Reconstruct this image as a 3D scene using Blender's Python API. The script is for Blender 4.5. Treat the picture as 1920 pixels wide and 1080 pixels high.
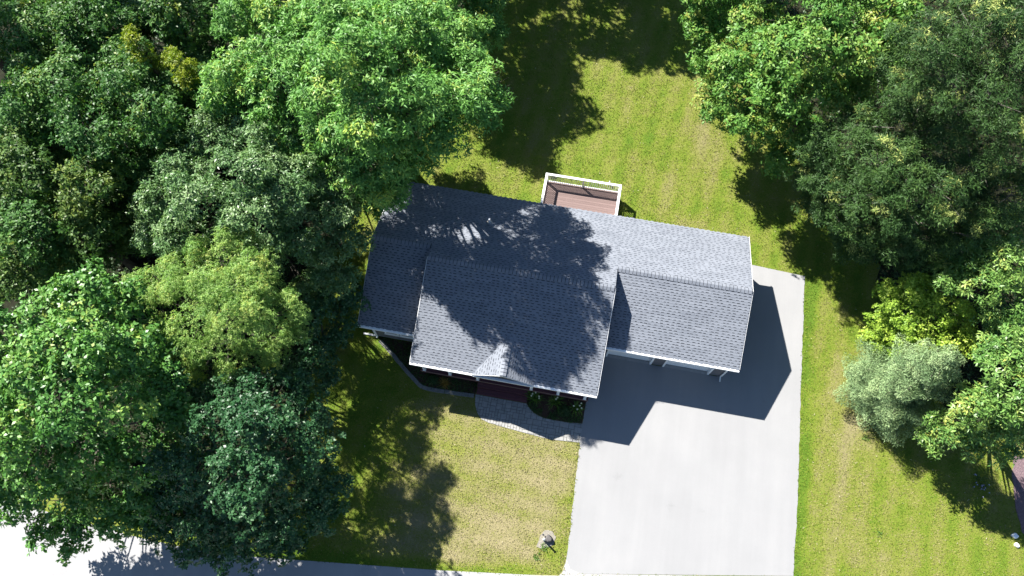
import bpy, bmesh, math, random
import numpy as np
from mathutils import Vector, Matrix

# ------------------------------------------------------------------ scene, camera, light
for _o in list(bpy.data.objects):
    bpy.data.objects.remove(_o)
SC = bpy.context.scene
COL = SC.collection
R = random.Random(7)

# drone camera 40 m up, tilted 21 degrees off straight down. World x runs along the house front, y towards the back yard.
PITCH, ROLL, YAW = 0.3678, 0.0055, -0.1877
cd = bpy.data.cameras.new('camera')
cam = bpy.data.objects.new('camera', cd)
COL.objects.link(cam)
cd.sensor_width = 36.0
cd.lens = 1359.57 / 1920 * 36.0
cd.clip_start = 0.5
cd.clip_end = 2000
_r0 = Vector((math.cos(YAW), -math.sin(YAW), 0)); _h = Vector((math.sin(YAW), math.cos(YAW), 0)); _z = Vector((0, 0, 1))
_fw = _h * math.sin(PITCH) - _z * math.cos(PITCH)
_up = _h * math.cos(PITCH) + _z * math.sin(PITCH)
_r = _r0 * math.cos(ROLL) - _up * math.sin(ROLL)
_u = _r0 * math.sin(ROLL) + _up * math.cos(ROLL)
_m = Matrix((_r, _u, -_fw)).transposed().to_4x4()
_m.translation = (1.1263, -2.0776, 40.0)
cam.matrix_world = _m
SC.camera = cam

SUN = Vector((-0.8456, 0.5946, 1.0)).normalized()          # towards the sun
world = bpy.data.worlds.new('World')
SC.world = world
world.use_nodes = True
wn = world.node_tree
bg = wn.nodes['Background']
sky = wn.nodes.new('ShaderNodeTexSky')
sky.sky_type = 'NISHITA'
sky.sun_disc = False
sky.dust_density = 0.2
sky.ozone_density = 3.5
sky.sun_elevation = math.asin(SUN.z)
sky.sun_rotation = math.atan2(SUN.x, SUN.y)
wn.links.new(sky.outputs[0], bg.inputs[0])
bg.inputs[1].default_value = 0.05
sl = bpy.data.lights.new('sun', 'SUN')
sl.energy = 5.0
sl.angle = math.radians(0.53)
sl.color = (1.0, 0.96, 0.90)
so = bpy.data.objects.new('sun', sl)
COL.objects.link(so)
so.rotation_euler = (-SUN).to_track_quat('-Z', 'Y').to_euler()
so.location = (-20, 20, 60)
SC.view_settings.view_transform = 'Standard'
SC.view_settings.look = 'None'
SC.view_settings.exposure = 1.75
SC.view_settings.gamma = 1.0

# ------------------------------------------------------------------ helpers
def mat(name, rough=0.8, spec=0.3):
    m = bpy.data.materials.new(name)
    m.use_nodes = True
    nt = m.node_tree
    b = nt.nodes['Principled BSDF']
    b.inputs['Roughness'].default_value = rough
    b.inputs['Specular IOR Level'].default_value = spec
    return m, nt, b

def ramp(nt, fac, stops):
    r = nt.nodes.new('ShaderNodeValToRGB')
    e = r.color_ramp.elements
    while len(e) < len(stops):
        e.new(0.5)
    for el, (p, c) in zip(e, stops):
        el.position = p
        el.color = (*c, 1)
    nt.links.new(fac, r.inputs[0])
    return r.outputs[0]

def noise(nt, scale, detail=4, rough=0.6, vec=None, out='Fac', stretch=None):
    n = nt.nodes.new('ShaderNodeTexNoise')
    n.inputs['Scale'].default_value = scale
    n.inputs['Detail'].default_value = detail
    n.inputs['Roughness'].default_value = rough
    g = nt.nodes.new('ShaderNodeNewGeometry')
    v = g.outputs['Position']
    if stretch:
        mp = nt.nodes.new('ShaderNodeMapping')
        mp.inputs['Scale'].default_value = stretch
        nt.links.new(v, mp.inputs[0])
        v = mp.outputs[0]
    nt.links.new(v, n.inputs['Vector'])
    return n.outputs[out]

def attr(nt, name):
    a = nt.nodes.new('ShaderNodeAttribute')
    a.attribute_name = name
    return a.outputs['Fac']

def mixc(nt, fac, a, b, mode='MIX'):
    m = nt.nodes.new('ShaderNodeMix')
    m.data_type = 'RGBA'
    m.blend_type = mode
    for s, v in ((m.inputs[0], fac), (m.inputs[6], a), (m.inputs[7], b)):
        if hasattr(v, 'links'):
            nt.links.new(v, s)
        elif isinstance(v, (int, float)):
            s.default_value = v
        else:
            s.default_value = (*v, 1)
    return m.outputs[2]

def math_(nt, op, a, b=0.0):
    m = nt.nodes.new('ShaderNodeMath')
    m.operation = op
    for s, v in ((m.inputs[0], a), (m.inputs[1], b)):
        if hasattr(v, 'links'):
            nt.links.new(v, s)
        else:
            s.default_value = v
    return m.outputs[0]

def bump(nt, b, h, strength=0.4, dist=0.02):
    bp = nt.nodes.new('ShaderNodeBump')
    bp.inputs['Strength'].default_value = strength
    bp.inputs['Distance'].default_value = dist
    nt.links.new(h, bp.inputs['Height'])
    nt.links.new(bp.outputs[0], b.inputs['Normal'])

def simple(name, c0, c1, scale=8, rough=0.7, spec=0.3, bmp=0.2):
    m, nt, b = mat(name, rough, spec)
    n = noise(nt, scale)
    nt.links.new(ramp(nt, n, [(0.3, c0), (0.7, c1)]), b.inputs['Base Color'])
    if bmp:
        bump(nt, b, noise(nt, scale * 6), bmp, 0.01)
    return m

def new_mesh(name, co, quads=None, tris=None, tint=None, tname='tint', smooth=False):
    me = bpy.data.meshes.new(name)
    co = np.asarray(co, dtype=np.float32)
    me.vertices.add(len(co))
    me.vertices.foreach_set('co', co.ravel())
    idx, tot = [], []
    if quads is not None and len(quads):
        q = np.asarray(quads, dtype=np.int32); idx.append(q.ravel()); tot.append(np.full(len(q), 4, np.int32))
    if tris is not None and len(tris):
        t = np.asarray(tris, dtype=np.int32); idx.append(t.ravel()); tot.append(np.full(len(t), 3, np.int32))
    idx = np.concatenate(idx); tot = np.concatenate(tot)
    start = np.concatenate(([0], np.cumsum(tot)[:-1])).astype(np.int32)
    me.loops.add(len(idx))
    me.loops.foreach_set('vertex_index', idx)
    me.polygons.add(len(tot))
    me.polygons.foreach_set('loop_start', start)
    me.polygons.foreach_set('loop_total', tot)
    if smooth:
        me.polygons.foreach_set('use_smooth', np.ones(len(tot), dtype=bool))
    me.update(calc_edges=True)
    me.validate()
    if tint is not None:
        a = me.attributes.new(tname, 'FLOAT', 'POINT')
        a.data.foreach_set('value', np.asarray(tint, dtype=np.float32))
    return me

class MB:
    """collects simple solids into one mesh"""
    def __init__(s):
        s.v = []; s.f = []; s.t = []
    def add(s, vs, fs, tone=0.5):
        o = len(s.v)
        s.v += [tuple(p) for p in vs]
        s.t += [tone] * len(vs)
        s.f += [tuple(i + o for i in f) for f in fs]
        return s
    def box(s, x0, x1, y0, y1, z0, z1, tone=0.5):
        vs = [(x0, y0, z0), (x1, y0, z0), (x1, y1, z0), (x0, y1, z0), (x0, y0, z1), (x1, y0, z1), (x1, y1, z1), (x0, y1, z1)]
        return s.add(vs, [(3, 2, 1, 0), (4, 5, 6, 7), (0, 1, 5, 4), (1, 2, 6, 5), (2, 3, 7, 6), (3, 0, 4, 7)], tone)
    def prism(s, poly, z0, z1, tone=0.5):
        """poly: list of (x, y), counter-clockwise"""
        n = len(poly)
        vs = [(x, y, z0) for x, y in poly] + [(x, y, z1) for x, y in poly]
        fs = [tuple(range(n - 1, -1, -1)), tuple(range(n, 2 * n))] + [(i, (i + 1) % n, n + (i + 1) % n, n + i) for i in range(n)]
        return s.add(vs, fs, tone)
    def xprism(s, poly, x0, x1, tone=0.5):
        """poly: list of (y, z) extruded along x"""
        n = len(poly)
        vs = [(x0, y, z) for y, z in poly] + [(x1, y, z) for y, z in poly]
        fs = [tuple(range(n - 1, -1, -1)), tuple(range(n, 2 * n))] + [(i, (i + 1) % n, n + (i + 1) % n, n + i) for i in range(n)]
        return s.add(vs, fs, tone)
    def tube(s, pts, rads, n=6, tone=0.5):
        o = []
        for i, p in enumerate(pts):
            p = Vector(p)
            d = (Vector(pts[min(i + 1, len(pts) - 1)]) - Vector(pts[max(i - 1, 0)])).normalized()
            a = d.cross(Vector((0.3, 0.9, 0.1)))
            if a.length < 1e-3:
                a = d.cross(Vector((1, 0, 0)))
            a.normalize(); b = d.cross(a)
            for k in range(n):
                t = 2 * math.pi * k / n
                o.append(p + (a * math.cos(t) + b * math.sin(t)) * rads[i])
        fs = []
        for i in range(len(pts) - 1):
            for k in range(n):
                k2 = (k + 1) % n
                fs.append((i * n + k, i * n + k2, (i + 1) * n + k2, (i + 1) * n + k))
        fs.append(tuple(range(n - 1, -1, -1))); fs.append(tuple(range((len(pts) - 1) * n, len(pts) * n)))
        return s.add(o, fs, tone)
    def mesh(s, name, fix=True):
        me = bpy.data.meshes.new(name)
        me.from_pydata(s.v, [], s.f)
        a = me.attributes.new('tint', 'FLOAT', 'POINT')
        a.data.foreach_set('value', np.asarray(s.t, dtype=np.float32))
        if fix:
            bm = bmesh.new(); bm.from_mesh(me)
            bmesh.ops.recalc_face_normals(bm, faces=bm.faces)
            bm.to_mesh(me); bm.free()
        return me
    def build(s, name, m, parent=None, bevel=0, smooth=False, fix=True):
        o = link(name, s.mesh(name, fix), m, parent)
        if bevel:
            bv = o.modifiers.new('bevel', 'BEVEL'); bv.width = bevel; bv.segments = 2; bv.limit_method = 'ANGLE'
        if smooth:
            for p in o.data.polygons: p.use_smooth = True
        return o

def link(name, me, m=None, parent=None):
    o = bpy.data.objects.new(name, me)
    COL.objects.link(o)
    if m and not me.materials:
        me.materials.append(m)
    if parent:
        o.parent = parent
    return o

def empty(name, loc=(0, 0, 0)):
    o = bpy.data.objects.new(name, None)
    o.empty_display_size = 0.3
    COL.objects.link(o)
    o.location = loc
    return o

def tag(o, label=None, cat=None, group=None, kind=None):
    for k, v in (('label', label), ('category', cat), ('group', group), ('kind', kind)):
        if v:
            o[k] = v
    return o

def sheet(name, poly, z, m, kind='structure'):
    """flat ground sheet with a few cm of skirt"""
    b = MB().prism(poly, -0.05, z)
    o = b.build(name, m)
    if kind: o['kind'] = kind
    return o

def inpoly(x, y, poly):
    x = np.asarray(x); y = np.asarray(y)
    r = np.zeros(x.shape, bool)
    n = len(poly)
    for i in range(n):
        x0, y0 = poly[i]; x1, y1 = poly[(i + 1) % n]
        c = ((y0 > y) != (y1 > y)) & (x < (x1 - x0) * (y - y0) / (y1 - y0 + 1e-12) + x0)
        r ^= c
    return r

def clip_poly(subj, clip):
    """Sutherland-Hodgman: any polygon clipped by a convex counter-clockwise one"""
    out = list(subj)
    for i in range(len(clip)):
        a, b = clip[i], clip[(i + 1) % len(clip)]
        inp, out = out, []
        def side(p): return (b[0] - a[0]) * (p[1] - a[1]) - (b[1] - a[1]) * (p[0] - a[0])
        for j in range(len(inp)):
            p, q = inp[j - 1], inp[j]
            sp, sq = side(p), side(q)
            if sq >= 0:
                if sp < 0:
                    t = sp / (sp - sq); out.append((p[0] + t * (q[0] - p[0]), p[1] + t * (q[1] - p[1])))
                out.append(q)
            elif sp >= 0:
                t = sp / (sp - sq); out.append((p[0] + t * (q[0] - p[0]), p[1] + t * (q[1] - p[1])))
        if not out:
            return []
    return out

def area2(p):
    return sum(p[i - 1][0] * p[i][1] - p[i][0] * p[i - 1][1] for i in range(len(p))) / 2

_rs = np.random.RandomState(3)
_LAT = _rs.rand(256, 256)
def vnoise(x, y, s):
    """smooth value noise on the world plane, 0..1"""
    x = np.asarray(x) * s + 91.3; y = np.asarray(y) * s + 57.7
    xi = np.floor(x).astype(int); yi = np.floor(y).astype(int)
    fx = x - xi; fy = y - yi
    fx = fx * fx * (3 - 2 * fx); fy = fy * fy * (3 - 2 * fy)
    g = lambda i, j: _LAT[i % 256, j % 256]
    return (g(xi, yi) * (1 - fx) + g(xi + 1, yi) * fx) * (1 - fy) + (g(xi, yi + 1) * (1 - fx) + g(xi + 1, yi + 1) * fx) * fy

# ------------------------------------------------------------------ outlines on the ground
DRIVE = [(3.72, -1.9), (15.3, 0.12), (15.36, 4.0), (15.3, 8.0), (15.26, 12.8), (15.24, 16.95), (12.1, 17.12), (10.6, 17.14), (10.6, 9.9), (3.6, 9.9), (3.52, 5.9), (3.6, 3.0), (3.74, -0.8)]
STREET_EDGE = [(-60, -6.5), (-40, -4.4), (-26, -3.7), (-18.4, -4.2), (-14.2, -4.25), (-9.3, -3.68), (-2.7, -2.92), (2.2, -2.25), (3.6, -2.02), (15.5, -0.1), (30, -1.2), (60, -2.2)]
WALK = [(-2.6, 6.42), (-2.5, 5.85), (-2.3, 5.42), (-2.0, 5.12), (-1.55, 4.99), (-0.9, 4.93), (0.0, 4.85), (1.0, 4.77), (1.9, 4.71), (3.58, 4.84),
        (3.52, 5.88), (2.6, 5.8), (1.95, 5.78), (1.4, 5.8), (1.05, 5.88), (0.75, 6.0), (0.5, 6.2), (0.3, 6.42)]
BED_L = [(-8.85, 8.72), (-8.6, 8.48), (-7.75, 7.83), (-6.7, 7.0), (-5.8, 6.35), (-5.4, 6.18), (-4.0, 6.2), (-2.62, 6.3), (-2.62, 7.2), (-5.75, 7.2), (-5.85, 8.72)]
BED_R = [(0.32, 6.44), (0.52, 6.22), (0.77, 6.02), (1.07, 5.9), (1.42, 5.82), (1.95, 5.8), (2.6, 5.82), (3.5, 5.9), (3.55, 7.2), (0.32, 7.2)]
EDGING = [(-8.62, 8.5), (-7.75, 7.85), (-6.7, 7.02), (-5.85, 6.4), (-5.6, 6.28), (-5.3, 6.24), (-4.0, 6.26), (-2.66, 6.32)]
HOUSE = [(-9.0, 8.7), (-5.9, 8.7), (-5.9, 7.1), (3.7, 7.1), (3.7, 9.9), (10.9, 9.9), (10.9, 17.2), (-9.0, 17.2)]
PAD = [(2.12, -0.85), (2.4, -0.92), (2.72, -0.78), (2.98, -0.6), (3.02, -0.2), (2.75, 0.05), (2.4, 0.02), (2.2, -0.3)]
MULCH = [(26.75, 8.4), (26.6, 6.9), (26.68, 5.6), (26.95, 4.5), (27.4, 3.9), (29.5, 3.2), (33, 3.4), (33, 8.6)]
FOREST = [(-45, -3.6), (-24, -3.0), (-16, -3.4), (-12.8, -2.6), (-11.6, 0.5), (-11.9, 4.5), (-12.4, 8), (-12.6, 12), (-12.2, 16), (-10.0, 19.5), (-9.2, 24), (-8.4, 29), (-8, 36), (-6, 41), (2, 44), (12, 46), (12, 70), (-60, 70), (-60, -6)]
FOREST_R = [(19.4, 18.2), (20.0, 16.2), (20.6, 14.2), (20.6, 12.2), (21.6, 11.0), (23.5, 10.6), (26, 10.4), (45, 10), (45, 60), (12.5, 60), (11.5, 34), (13.5, 29), (15.0, 25.5), (17.4, 21.8)]

# ------------------------------------------------------------------ lawn: how dry each spot is, shared by the turf and its blades
def smooth(a, b, x):
    t = np.clip((x - a) / (b - a), 0, 1); return t * t * (3 - 2 * t)

def dryness(x, y):
    x = np.asarray(x, float); y = np.asarray(y, float)
    d = 0.28 + 0.22 * (vnoise(x, y, 0.22) - 0.5) + 0.24 * (vnoise(x, y, 0.75) - 0.5) + 0.25 * (vnoise(x, y, 2.3) - 0.5)
    front = smooth(9, 5, y) * smooth(6, 2, x) * smooth(-8.5, -4.5, x)
    d += 0.42 * front
    right = smooth(14, 16, x) * smooth(19, 14, y)
    d += 0.04 * right
    # mowing bands: across the front yard, along the back and side yards
    d += 0.085 * front * np.sin((y + 0.06 * x) * 2 * math.pi / 1.15 + 1.6 * vnoise(x, y, 0.3))
    d += 0.095 * (1 - front) * np.sin((x - 0.12 * y) * 2 * math.pi / 1.3 + 1.5 * vnoise(x, y, 0.25))
    # worn and scorched places
    for cx, cy, rx, ry, a in ((8.3, 27.0, 0.9, 3.2, .42), (9.0, 24.0, 0.7, 2.0, .34), (4.7, 22.2, 0.8, 1.0, .34), (7.0, 21.4, 0.9, 1.2, .28), (8.0, 19.0, 1.2, .8, .3), (11.6, 19.0, .8, .5, .3),
                              (18.4, 9.0, 0.9, 2.6, .5), (17.6, 5.8, 0.8, 2.4, .3), (17.4, 11.6, .5, 1.6, .25), (2.4, 2.8, 1.2, 0.8, .25), (0.5, 4.0, 2.0, .5, .2), (1.0, -0.6, 1.6, .6, .2), (-1.5, 0.2, 2, .6, .15), (19.5, 1.8, 1.2, .8, .2)):
        d += 0.7 * a * np.exp(-((x - cx) / rx) ** 2 - ((y - cy) / ry) ** 2)
    # watered edge beside the asphalt and the street
    lush = 0.65 * smooth(16.3, 15.5, x) * smooth(15.2, 15.3, x) * smooth(18, 15, y)
    e = np.interp(x, [p[0] for p in STREET_EDGE], [p[1] for p in STREET_EDGE])
    lush = np.maximum(lush, smooth(0.75, 0.1, y - e) * smooth(4, 2, x))
    lush = np.maximum(lush, smooth(19.0, 17.2, y) * smooth(12, 11, x) * smooth(-10, -8, x) * .6 * smooth(17, 17.2, y))
    lush = np.maximum(lush, 0.8 * smooth(10, 8, y) * np.exp(-((x - 2.9) / .5) ** 2 - ((y + 1.2) / .6) ** 2))
    d -= 0.55 * lush
    return np.clip(d, 0, 1)

def turf_material(name):
    m, nt, b = mat(name, 0.85, 0.15)
    d = attr(nt, 'dry')
    f = noise(nt, 9.0, 5, 0.75)
    f2 = noise(nt, 17.0, 3, 0.7)
    k = math_(nt, 'ADD', d, math_(nt, 'MULTIPLY', math_(nt, 'SUBTRACT', f, 0.5), 0.55))
    k = math_(nt, 'ADD', k, math_(nt, 'MULTIPLY', math_(nt, 'SUBTRACT', f2, 0.5), 0.9))
    c = ramp(nt, k, [(0.0, (0.066, 0.126, 0.010)), (0.26, (0.118, 0.160, 0.016)), (0.50, (0.152, 0.164, 0.034)), (0.76, (0.180, 0.168, 0.068)), (1.0, (0.225, 0.195, 0.105))])
    nt.links.new(c, b.inputs['Base Color'])
    return m, nt, b
M_TURF, _nt, _b = turf_material('turf')
bump(_nt, _b, noise(_nt, 22.0, 4, 0.7), 0.9, 0.05)
M_BLADE, _nt, _b = turf_material('grass_blades')

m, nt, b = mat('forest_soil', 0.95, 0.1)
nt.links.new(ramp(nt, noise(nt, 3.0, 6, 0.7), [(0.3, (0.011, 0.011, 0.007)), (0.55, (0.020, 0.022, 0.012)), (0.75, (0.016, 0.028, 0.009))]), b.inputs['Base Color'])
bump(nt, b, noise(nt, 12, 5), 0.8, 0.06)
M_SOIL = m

def asphalt(name, c0, c1, c2):
    m, nt, b = mat(name, 0.9, 0.2)
    big = noise(nt, 0.25, 5, 0.6)
    st = noise(nt, 1.0, 4, 0.6, stretch=(1.6, 0.12, 1))
    fine = noise(nt, 42.0, 3, 0.7)
    k = math_(nt, 'ADD', math_(nt, 'MULTIPLY', big, 0.5), math_(nt, 'MULTIPLY', st, 0.3))
    k = math_(nt, 'ADD', k, math_(nt, 'MULTIPLY', fine, 0.32))
    c = ramp(nt, k, [(0.36, c0), (0.56, c1), (0.72, c2)])
    # oil and damp spots with their own outlines
    v = nt.nodes.new('ShaderNodeTexVoronoi'); v.inputs['Scale'].default_value = 0.33
    g = nt.nodes.new('ShaderNodeNewGeometry'); nt.links.new(g.outputs['Position'], v.inputs['Vector'])
    spot = math_(nt, 'ADD', v.outputs['Distance'], math_(nt, 'MULTIPLY', math_(nt, 'SUBTRACT', noise(nt, 5, 3), 0.5), 0.25))
    sp = ramp(nt, spot, [(0.02, (0.90, 0.90, 0.90)), (0.09, (1, 1, 1))])
    c = mixc(nt, 1.0, c, sp, 'MULTIPLY')
    nt.links.new(c, b.inputs['Base Color'])
    bump(nt, b, noise(nt, 90, 2), 0.35, 0.01)
    return m
M_ASPH = asphalt('old_asphalt', (0.205, 0.206, 0.208), (0.228, 0.229, 0.231), (0.250, 0.250, 0.250))
M_STREET = asphalt('street_asphalt', (0.235, 0.236, 0.238), (0.265, 0.265, 0.267), (0.295, 0.294, 0.293))
M_APRON = simple('apron_concrete', (0.27, 0.268, 0.262), (0.31, 0.307, 0.30), 3, 0.9, 0.2)
M_PAVER = None
m, nt, b = mat('stamped_stone', 0.85, 0.2)
c = ramp(nt, attr(nt, 'tint'), [(0, (0.20, 0.205, 0.20)), (0.5, (0.25, 0.25, 0.24)), (1, (0.30, 0.295, 0.28))])
c = mixc(nt, 0.5, c, ramp(nt, noise(nt, 7, 5), [(0.35, (0.19, 0.19, 0.185)), (0.65, (0.31, 0.305, 0.29))]))
nt.links.new(c, b.inputs['Base Color']); bump(nt, b, noise(nt, 40, 4), 0.5, 0.01)
M_PAVER = m
M_EDGE = simple('edging_stone_grey', (.12, .125, .12), (.19, .19, .18), 9, .9, .2, .4)
M_JOINT = simple('joint_sand', (0.09, 0.09, 0.08), (0.12, 0.115, 0.10), 20, 0.95, 0.1)
m, nt, b = mat('bark_mulch', 0.95, 0.1)
nt.links.new(ramp(nt, noise(nt, 26, 5, 0.8), [(0.3, (0.030, 0.020, 0.014)), (0.55, (0.075, 0.048, 0.034)), (0.75, (0.13, 0.09, 0.065))]), b.inputs['Base Color'])
bump(nt, b, noise(nt, 40, 4), 1.0, 0.05)
M_MULCH = m
m, nt, b = mat('purple_mulch', 0.95, 0.1)
nt.links.new(ramp(nt, noise(nt, 14, 5, 0.8), [(0.3, (0.10, 0.07, 0.08)), (0.55, (0.17, 0.12, 0.13)), (0.75, (0.27, 0.20, 0.18))]), b.inputs['Base Color'])
bump(nt, b, noise(nt, 25, 4), 1.0, 0.06)
M_PMULCH = m
M_GRAVEL = simple('pale_gravel', (0.15, 0.135, 0.11), (0.26, 0.245, 0.21), 14, 0.95, 0.1, 0.9)

# the ground sheet reaches far past the frame; the mown lawn lies on it
gm = new_mesh('ground', [(-700, -700, -0.03), (700, -700, -0.03), (700, 700, -0.03), (-700, 700, -0.03)], quads=[(0, 1, 2, 3)], tint=[.35] * 4, tname='dry')
tag(link('ground', gm, M_TURF), kind='structure')
LX0, LX1, LY0, LY1, LS = -16.0, 40.0, -12.0, 52.0, 0.25
nx = int((LX1 - LX0) / LS) + 1; ny = int((LY1 - LY0) / LS) + 1
gx, gy = np.meshgrid(np.linspace(LX0, LX1, nx), np.linspace(LY0, LY1, ny))
gz = 0.012 * (vnoise(gx, gy, 0.9) - 0.8)
ii = np.arange(nx * ny).reshape(ny, nx)
qd = np.stack([ii[:-1, :-1], ii[:-1, 1:], ii[1:, 1:], ii[1:, :-1]], -1).reshape(-1, 4)
lawn = link('lawn', new_mesh('lawn', np.stack([gx, gy, gz], -1).reshape(-1, 3), quads=qd, tint=dryness(gx, gy).ravel(), tname='dry', smooth=True), M_TURF)
tag(lawn, kind='structure')

def rough_outline(poly, step=0.35, amp=0.12, seed=1):
    rr = random.Random(seed); out = []
    for i in range(len(poly)):
        a, b_ = Vector(poly[i]), Vector(poly[(i + 1) % len(poly)])
        n = max(1, int((b_ - a).length / step))
        if n > 80: n = 1
        for k in range(n):
            p = a.lerp(b_, k / n)
            out.append((p.x + rr.uniform(-amp, amp), p.y + rr.uniform(-amp, amp)))
    return out
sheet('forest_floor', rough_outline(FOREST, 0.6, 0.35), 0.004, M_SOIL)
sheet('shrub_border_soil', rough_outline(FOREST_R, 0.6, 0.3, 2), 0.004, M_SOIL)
street_poly = STREET_EDGE + [(60, -40), (-60, -40)]
sheet('street', street_poly[::-1], 0.008, M_STREET)
_dr = []
for i in range(len(DRIVE)):
    a, b_ = Vector(DRIVE[i]), Vector(DRIVE[(i + 1) % len(DRIVE)])
    wob = 0.025 if i in (1, 2, 3, 4, 10, 11) else 0.0
    n = max(1, int((b_ - a).length / 0.22)) if wob else 1
    for k in range(n):
        p = a.lerp(b_, k / n)
        _dr.append((p.x + (R.uniform(-wob, wob) if k else 0), p.y + (R.uniform(-wob, wob) if k else 0)))
DRIVE = _dr
sheet('driveway', DRIVE, 0.012, M_ASPH)
# paler strip where the driveway meets the street, flaring to both sides
sheet('driveway_apron', [(3.3, -2.22), (15.7, -0.22), (15.4, 0.1), (14.9, 0.0), (4.6, -1.75), (4.0, -1.62), (3.76, -1.2), (3.6, -1.9)], 0.016, M_APRON)
sheet('planting_bed', BED_L, 0.016, M_MULCH)
sheet('flower_bed', BED_R, 0.016, M_MULCH)
sheet('mulch_bed', rough_outline(MULCH, 0.3, 0.06, 3), 0.02, M_PMULCH)
sheet('gravel_pad', rough_outline(PAD, 0.12, 0.03, 4), 0.014, M_GRAVEL)

# front walk of ashlar stones, each a piece of its own
walk = sheet('front_walk', WALK, 0.008, M_JOINT)
def ashlar(x0, x1, y0, y1, u=0.15):
    """random ashlar cells on a grid of u x u"""
    nx_, ny_ = int((x1 - x0) / u) + 1, int((y1 - y0) / u) + 1
    used = [[False] * nx_ for _ in range(ny_)]
    for j in range(ny_):
        for i in range(nx_):
            if used[j][i]: continue
            for (w, h) in R.sample([(2, 1), (2, 2), (1, 2), (3, 2), (2, 1), (1, 1), (2, 2)], 7) + [(1, 1)]:
                if i + w <= nx_ and j + h <= ny_ and not any(used[j + b][i + a] for a in range(w) for b in range(h)):
                    for a in range(w):
                        for b in range(h): used[j + b][i + a] = True
                    yield x0 + i * u, y0 + j * u, x0 + (i + w) * u, y0 + (j + h) * u
                    break
for (a0, b0, a1, b1) in ashlar(-2.65, 3.6, 4.65, 6.45, 0.165):
    g_ = 0.011
    cell = [(a0 + g_, b0 + g_), (a1 - g_, b0 + g_), (a1 - g_, b1 - g_), (a0 + g_, b1 - g_)]
    p = clip_poly(WALK, cell)
    if len(p) >= 3 and abs(area2(p)) > 0.0015:
        MB().prism(p, 0.002, 0.022 + R.uniform(0, 0.006), R.random()).build('paving_stone', M_PAVER, walk)

# stone edging round the planting bed
edge = empty('garden_edging', (-5.6, 6.28, 0))
tag(edge, 'low grey stone edging curving round the planting bed left of the porch', 'edging')
acc = []
for i in range(len(EDGING) - 1):
    a, b_ = Vector(EDGING[i]), Vector(EDGING[i + 1])
    n = max(1, round((b_ - a).length / 0.33))
    for k in range(n): acc.append((a.lerp(b_, k / n), a.lerp(b_, (k + 1) / n)))
for a, b_ in acc:
    d = (b_ - a).normalized(); nn = Vector((-d.y, d.x)) * 0.105
    a2 = a + d * 0.006; b2 = b_ - d * 0.006
    j = R.uniform(-.008, .008)
    poly = [(a2 - nn), (b2 - nn), (b2 + nn), (a2 + nn)]
    o = MB().prism([(p.x + 5.6 + j, p.y - 6.28 + j) for p in poly], -0.03, 0.07 + R.uniform(0, .015), R.random()).build('edging_stone', M_EDGE, edge, bevel=0.008)

# mown grass: one mass of short leaning blades over the lawn in view
def turf_blades():
    rs = np.random.RandomState(11)
    n = 560000
    x = rs.uniform(-13.5, 31, n); y = rs.uniform(-5, 42, n)
    ok = ~inpoly(x, y, DRIVE)
    ok &= (y > np.interp(x, [p[0] for p in STREET_EDGE], [p[1] for p in STREET_EDGE]) + rs.normal(0, .03, n))
    for poly in (WALK, HOUSE, MULCH): ok &= ~inpoly(x, y, poly)
    for poly in (BED_L, BED_R, PAD): ok &= ~(inpoly(x, y, poly) & (rs.rand(n) < 0.86))
    ok &= ~(inpoly(x, y, FOREST) & (rs.rand(n) < .85)) & ~(inpoly(x, y, FOREST_R) & (rs.rand(n) < .8))
    ok &= ~((y > 17.2) & (y < 20.2) & (x > -0.9) & (x < 3.6))
    # only what the frame can see, with a margin of a few metres
    ok &= (x < 27.5 + 0.3 * y) & (y < 40 + 0.1 * x)
    x, y = x[ok], y[ok]; n = len(x)
    # taller rim along the hard edges
    rim = ((x > 15.2) & (x < 15.42) & (y < 17)) | ((x < 3.75) & (x > 3.35) & (y < 5))
    L = rs.uniform(0.045, 0.105, n) * np.where(rim, 1.6, 1); W = rs.uniform(0.014, 0.032, n)
    a = rs.uniform(0, 2 * np.pi, n); el = rs.uniform(0.15, 1.1, n)
    dx, dy, dz = np.cos(a) * np.cos(el) * L, np.sin(a) * np.cos(el) * L, np.sin(el) * L
    px, py = -np.sin(a) * W, np.cos(a) * W
    z = np.full(n, -0.004)
    co = np.stack([np.stack([x - px, y - py, z], -1), np.stack([x + px, y + py, z], -1), np.stack([x + dx, y + dy, z + dz], -1)], 1).reshape(-1, 3)
    d = np.clip(dryness(x, y) + rs.normal(0, .24, n), 0, 1)
    o = link('grass', new_mesh('grass', co, tris=np.arange(3 * n).reshape(-1, 3), tint=np.repeat(d, 3), tname='dry'), M_BLADE)
    tag(o, 'short mown grass blades covering the lawn round the house', 'grass', kind='stuff')
turf_blades()

# ------------------------------------------------------------------ materials of the house
m, nt, b = mat('roof_shingle', 0.92, 0.25)
c = ramp(nt, attr(nt, 'tint'), [(0.0, (0.115, 0.128, 0.152)), (0.5, (0.148, 0.163, 0.190)), (1.0, (0.190, 0.206, 0.236))])
c = mixc(nt, 0.35, c, ramp(nt, noise(nt, 0.7, 5), [(0.35, (0.13, 0.143, 0.168)), (0.65, (0.17, 0.186, 0.215))]))
c = mixc(nt, 0.22, c, ramp(nt, noise(nt, 70, 2, 0.8), [(0.3, (0.05, 0.055, 0.064)), (0.7, (0.29, 0.31, 0.35))]))
nt.links.new(c, b.inputs['Base Color']); bump(nt, b, noise(nt, 120, 2), 0.3, 0.005)
M_SHING = m
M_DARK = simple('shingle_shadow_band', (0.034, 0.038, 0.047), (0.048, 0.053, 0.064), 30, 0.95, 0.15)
M_WHITE = simple('white_trim', (0.70, 0.71, 0.72), (0.80, 0.80, 0.79), 3, 0.45, 0.4, 0.0)
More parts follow.
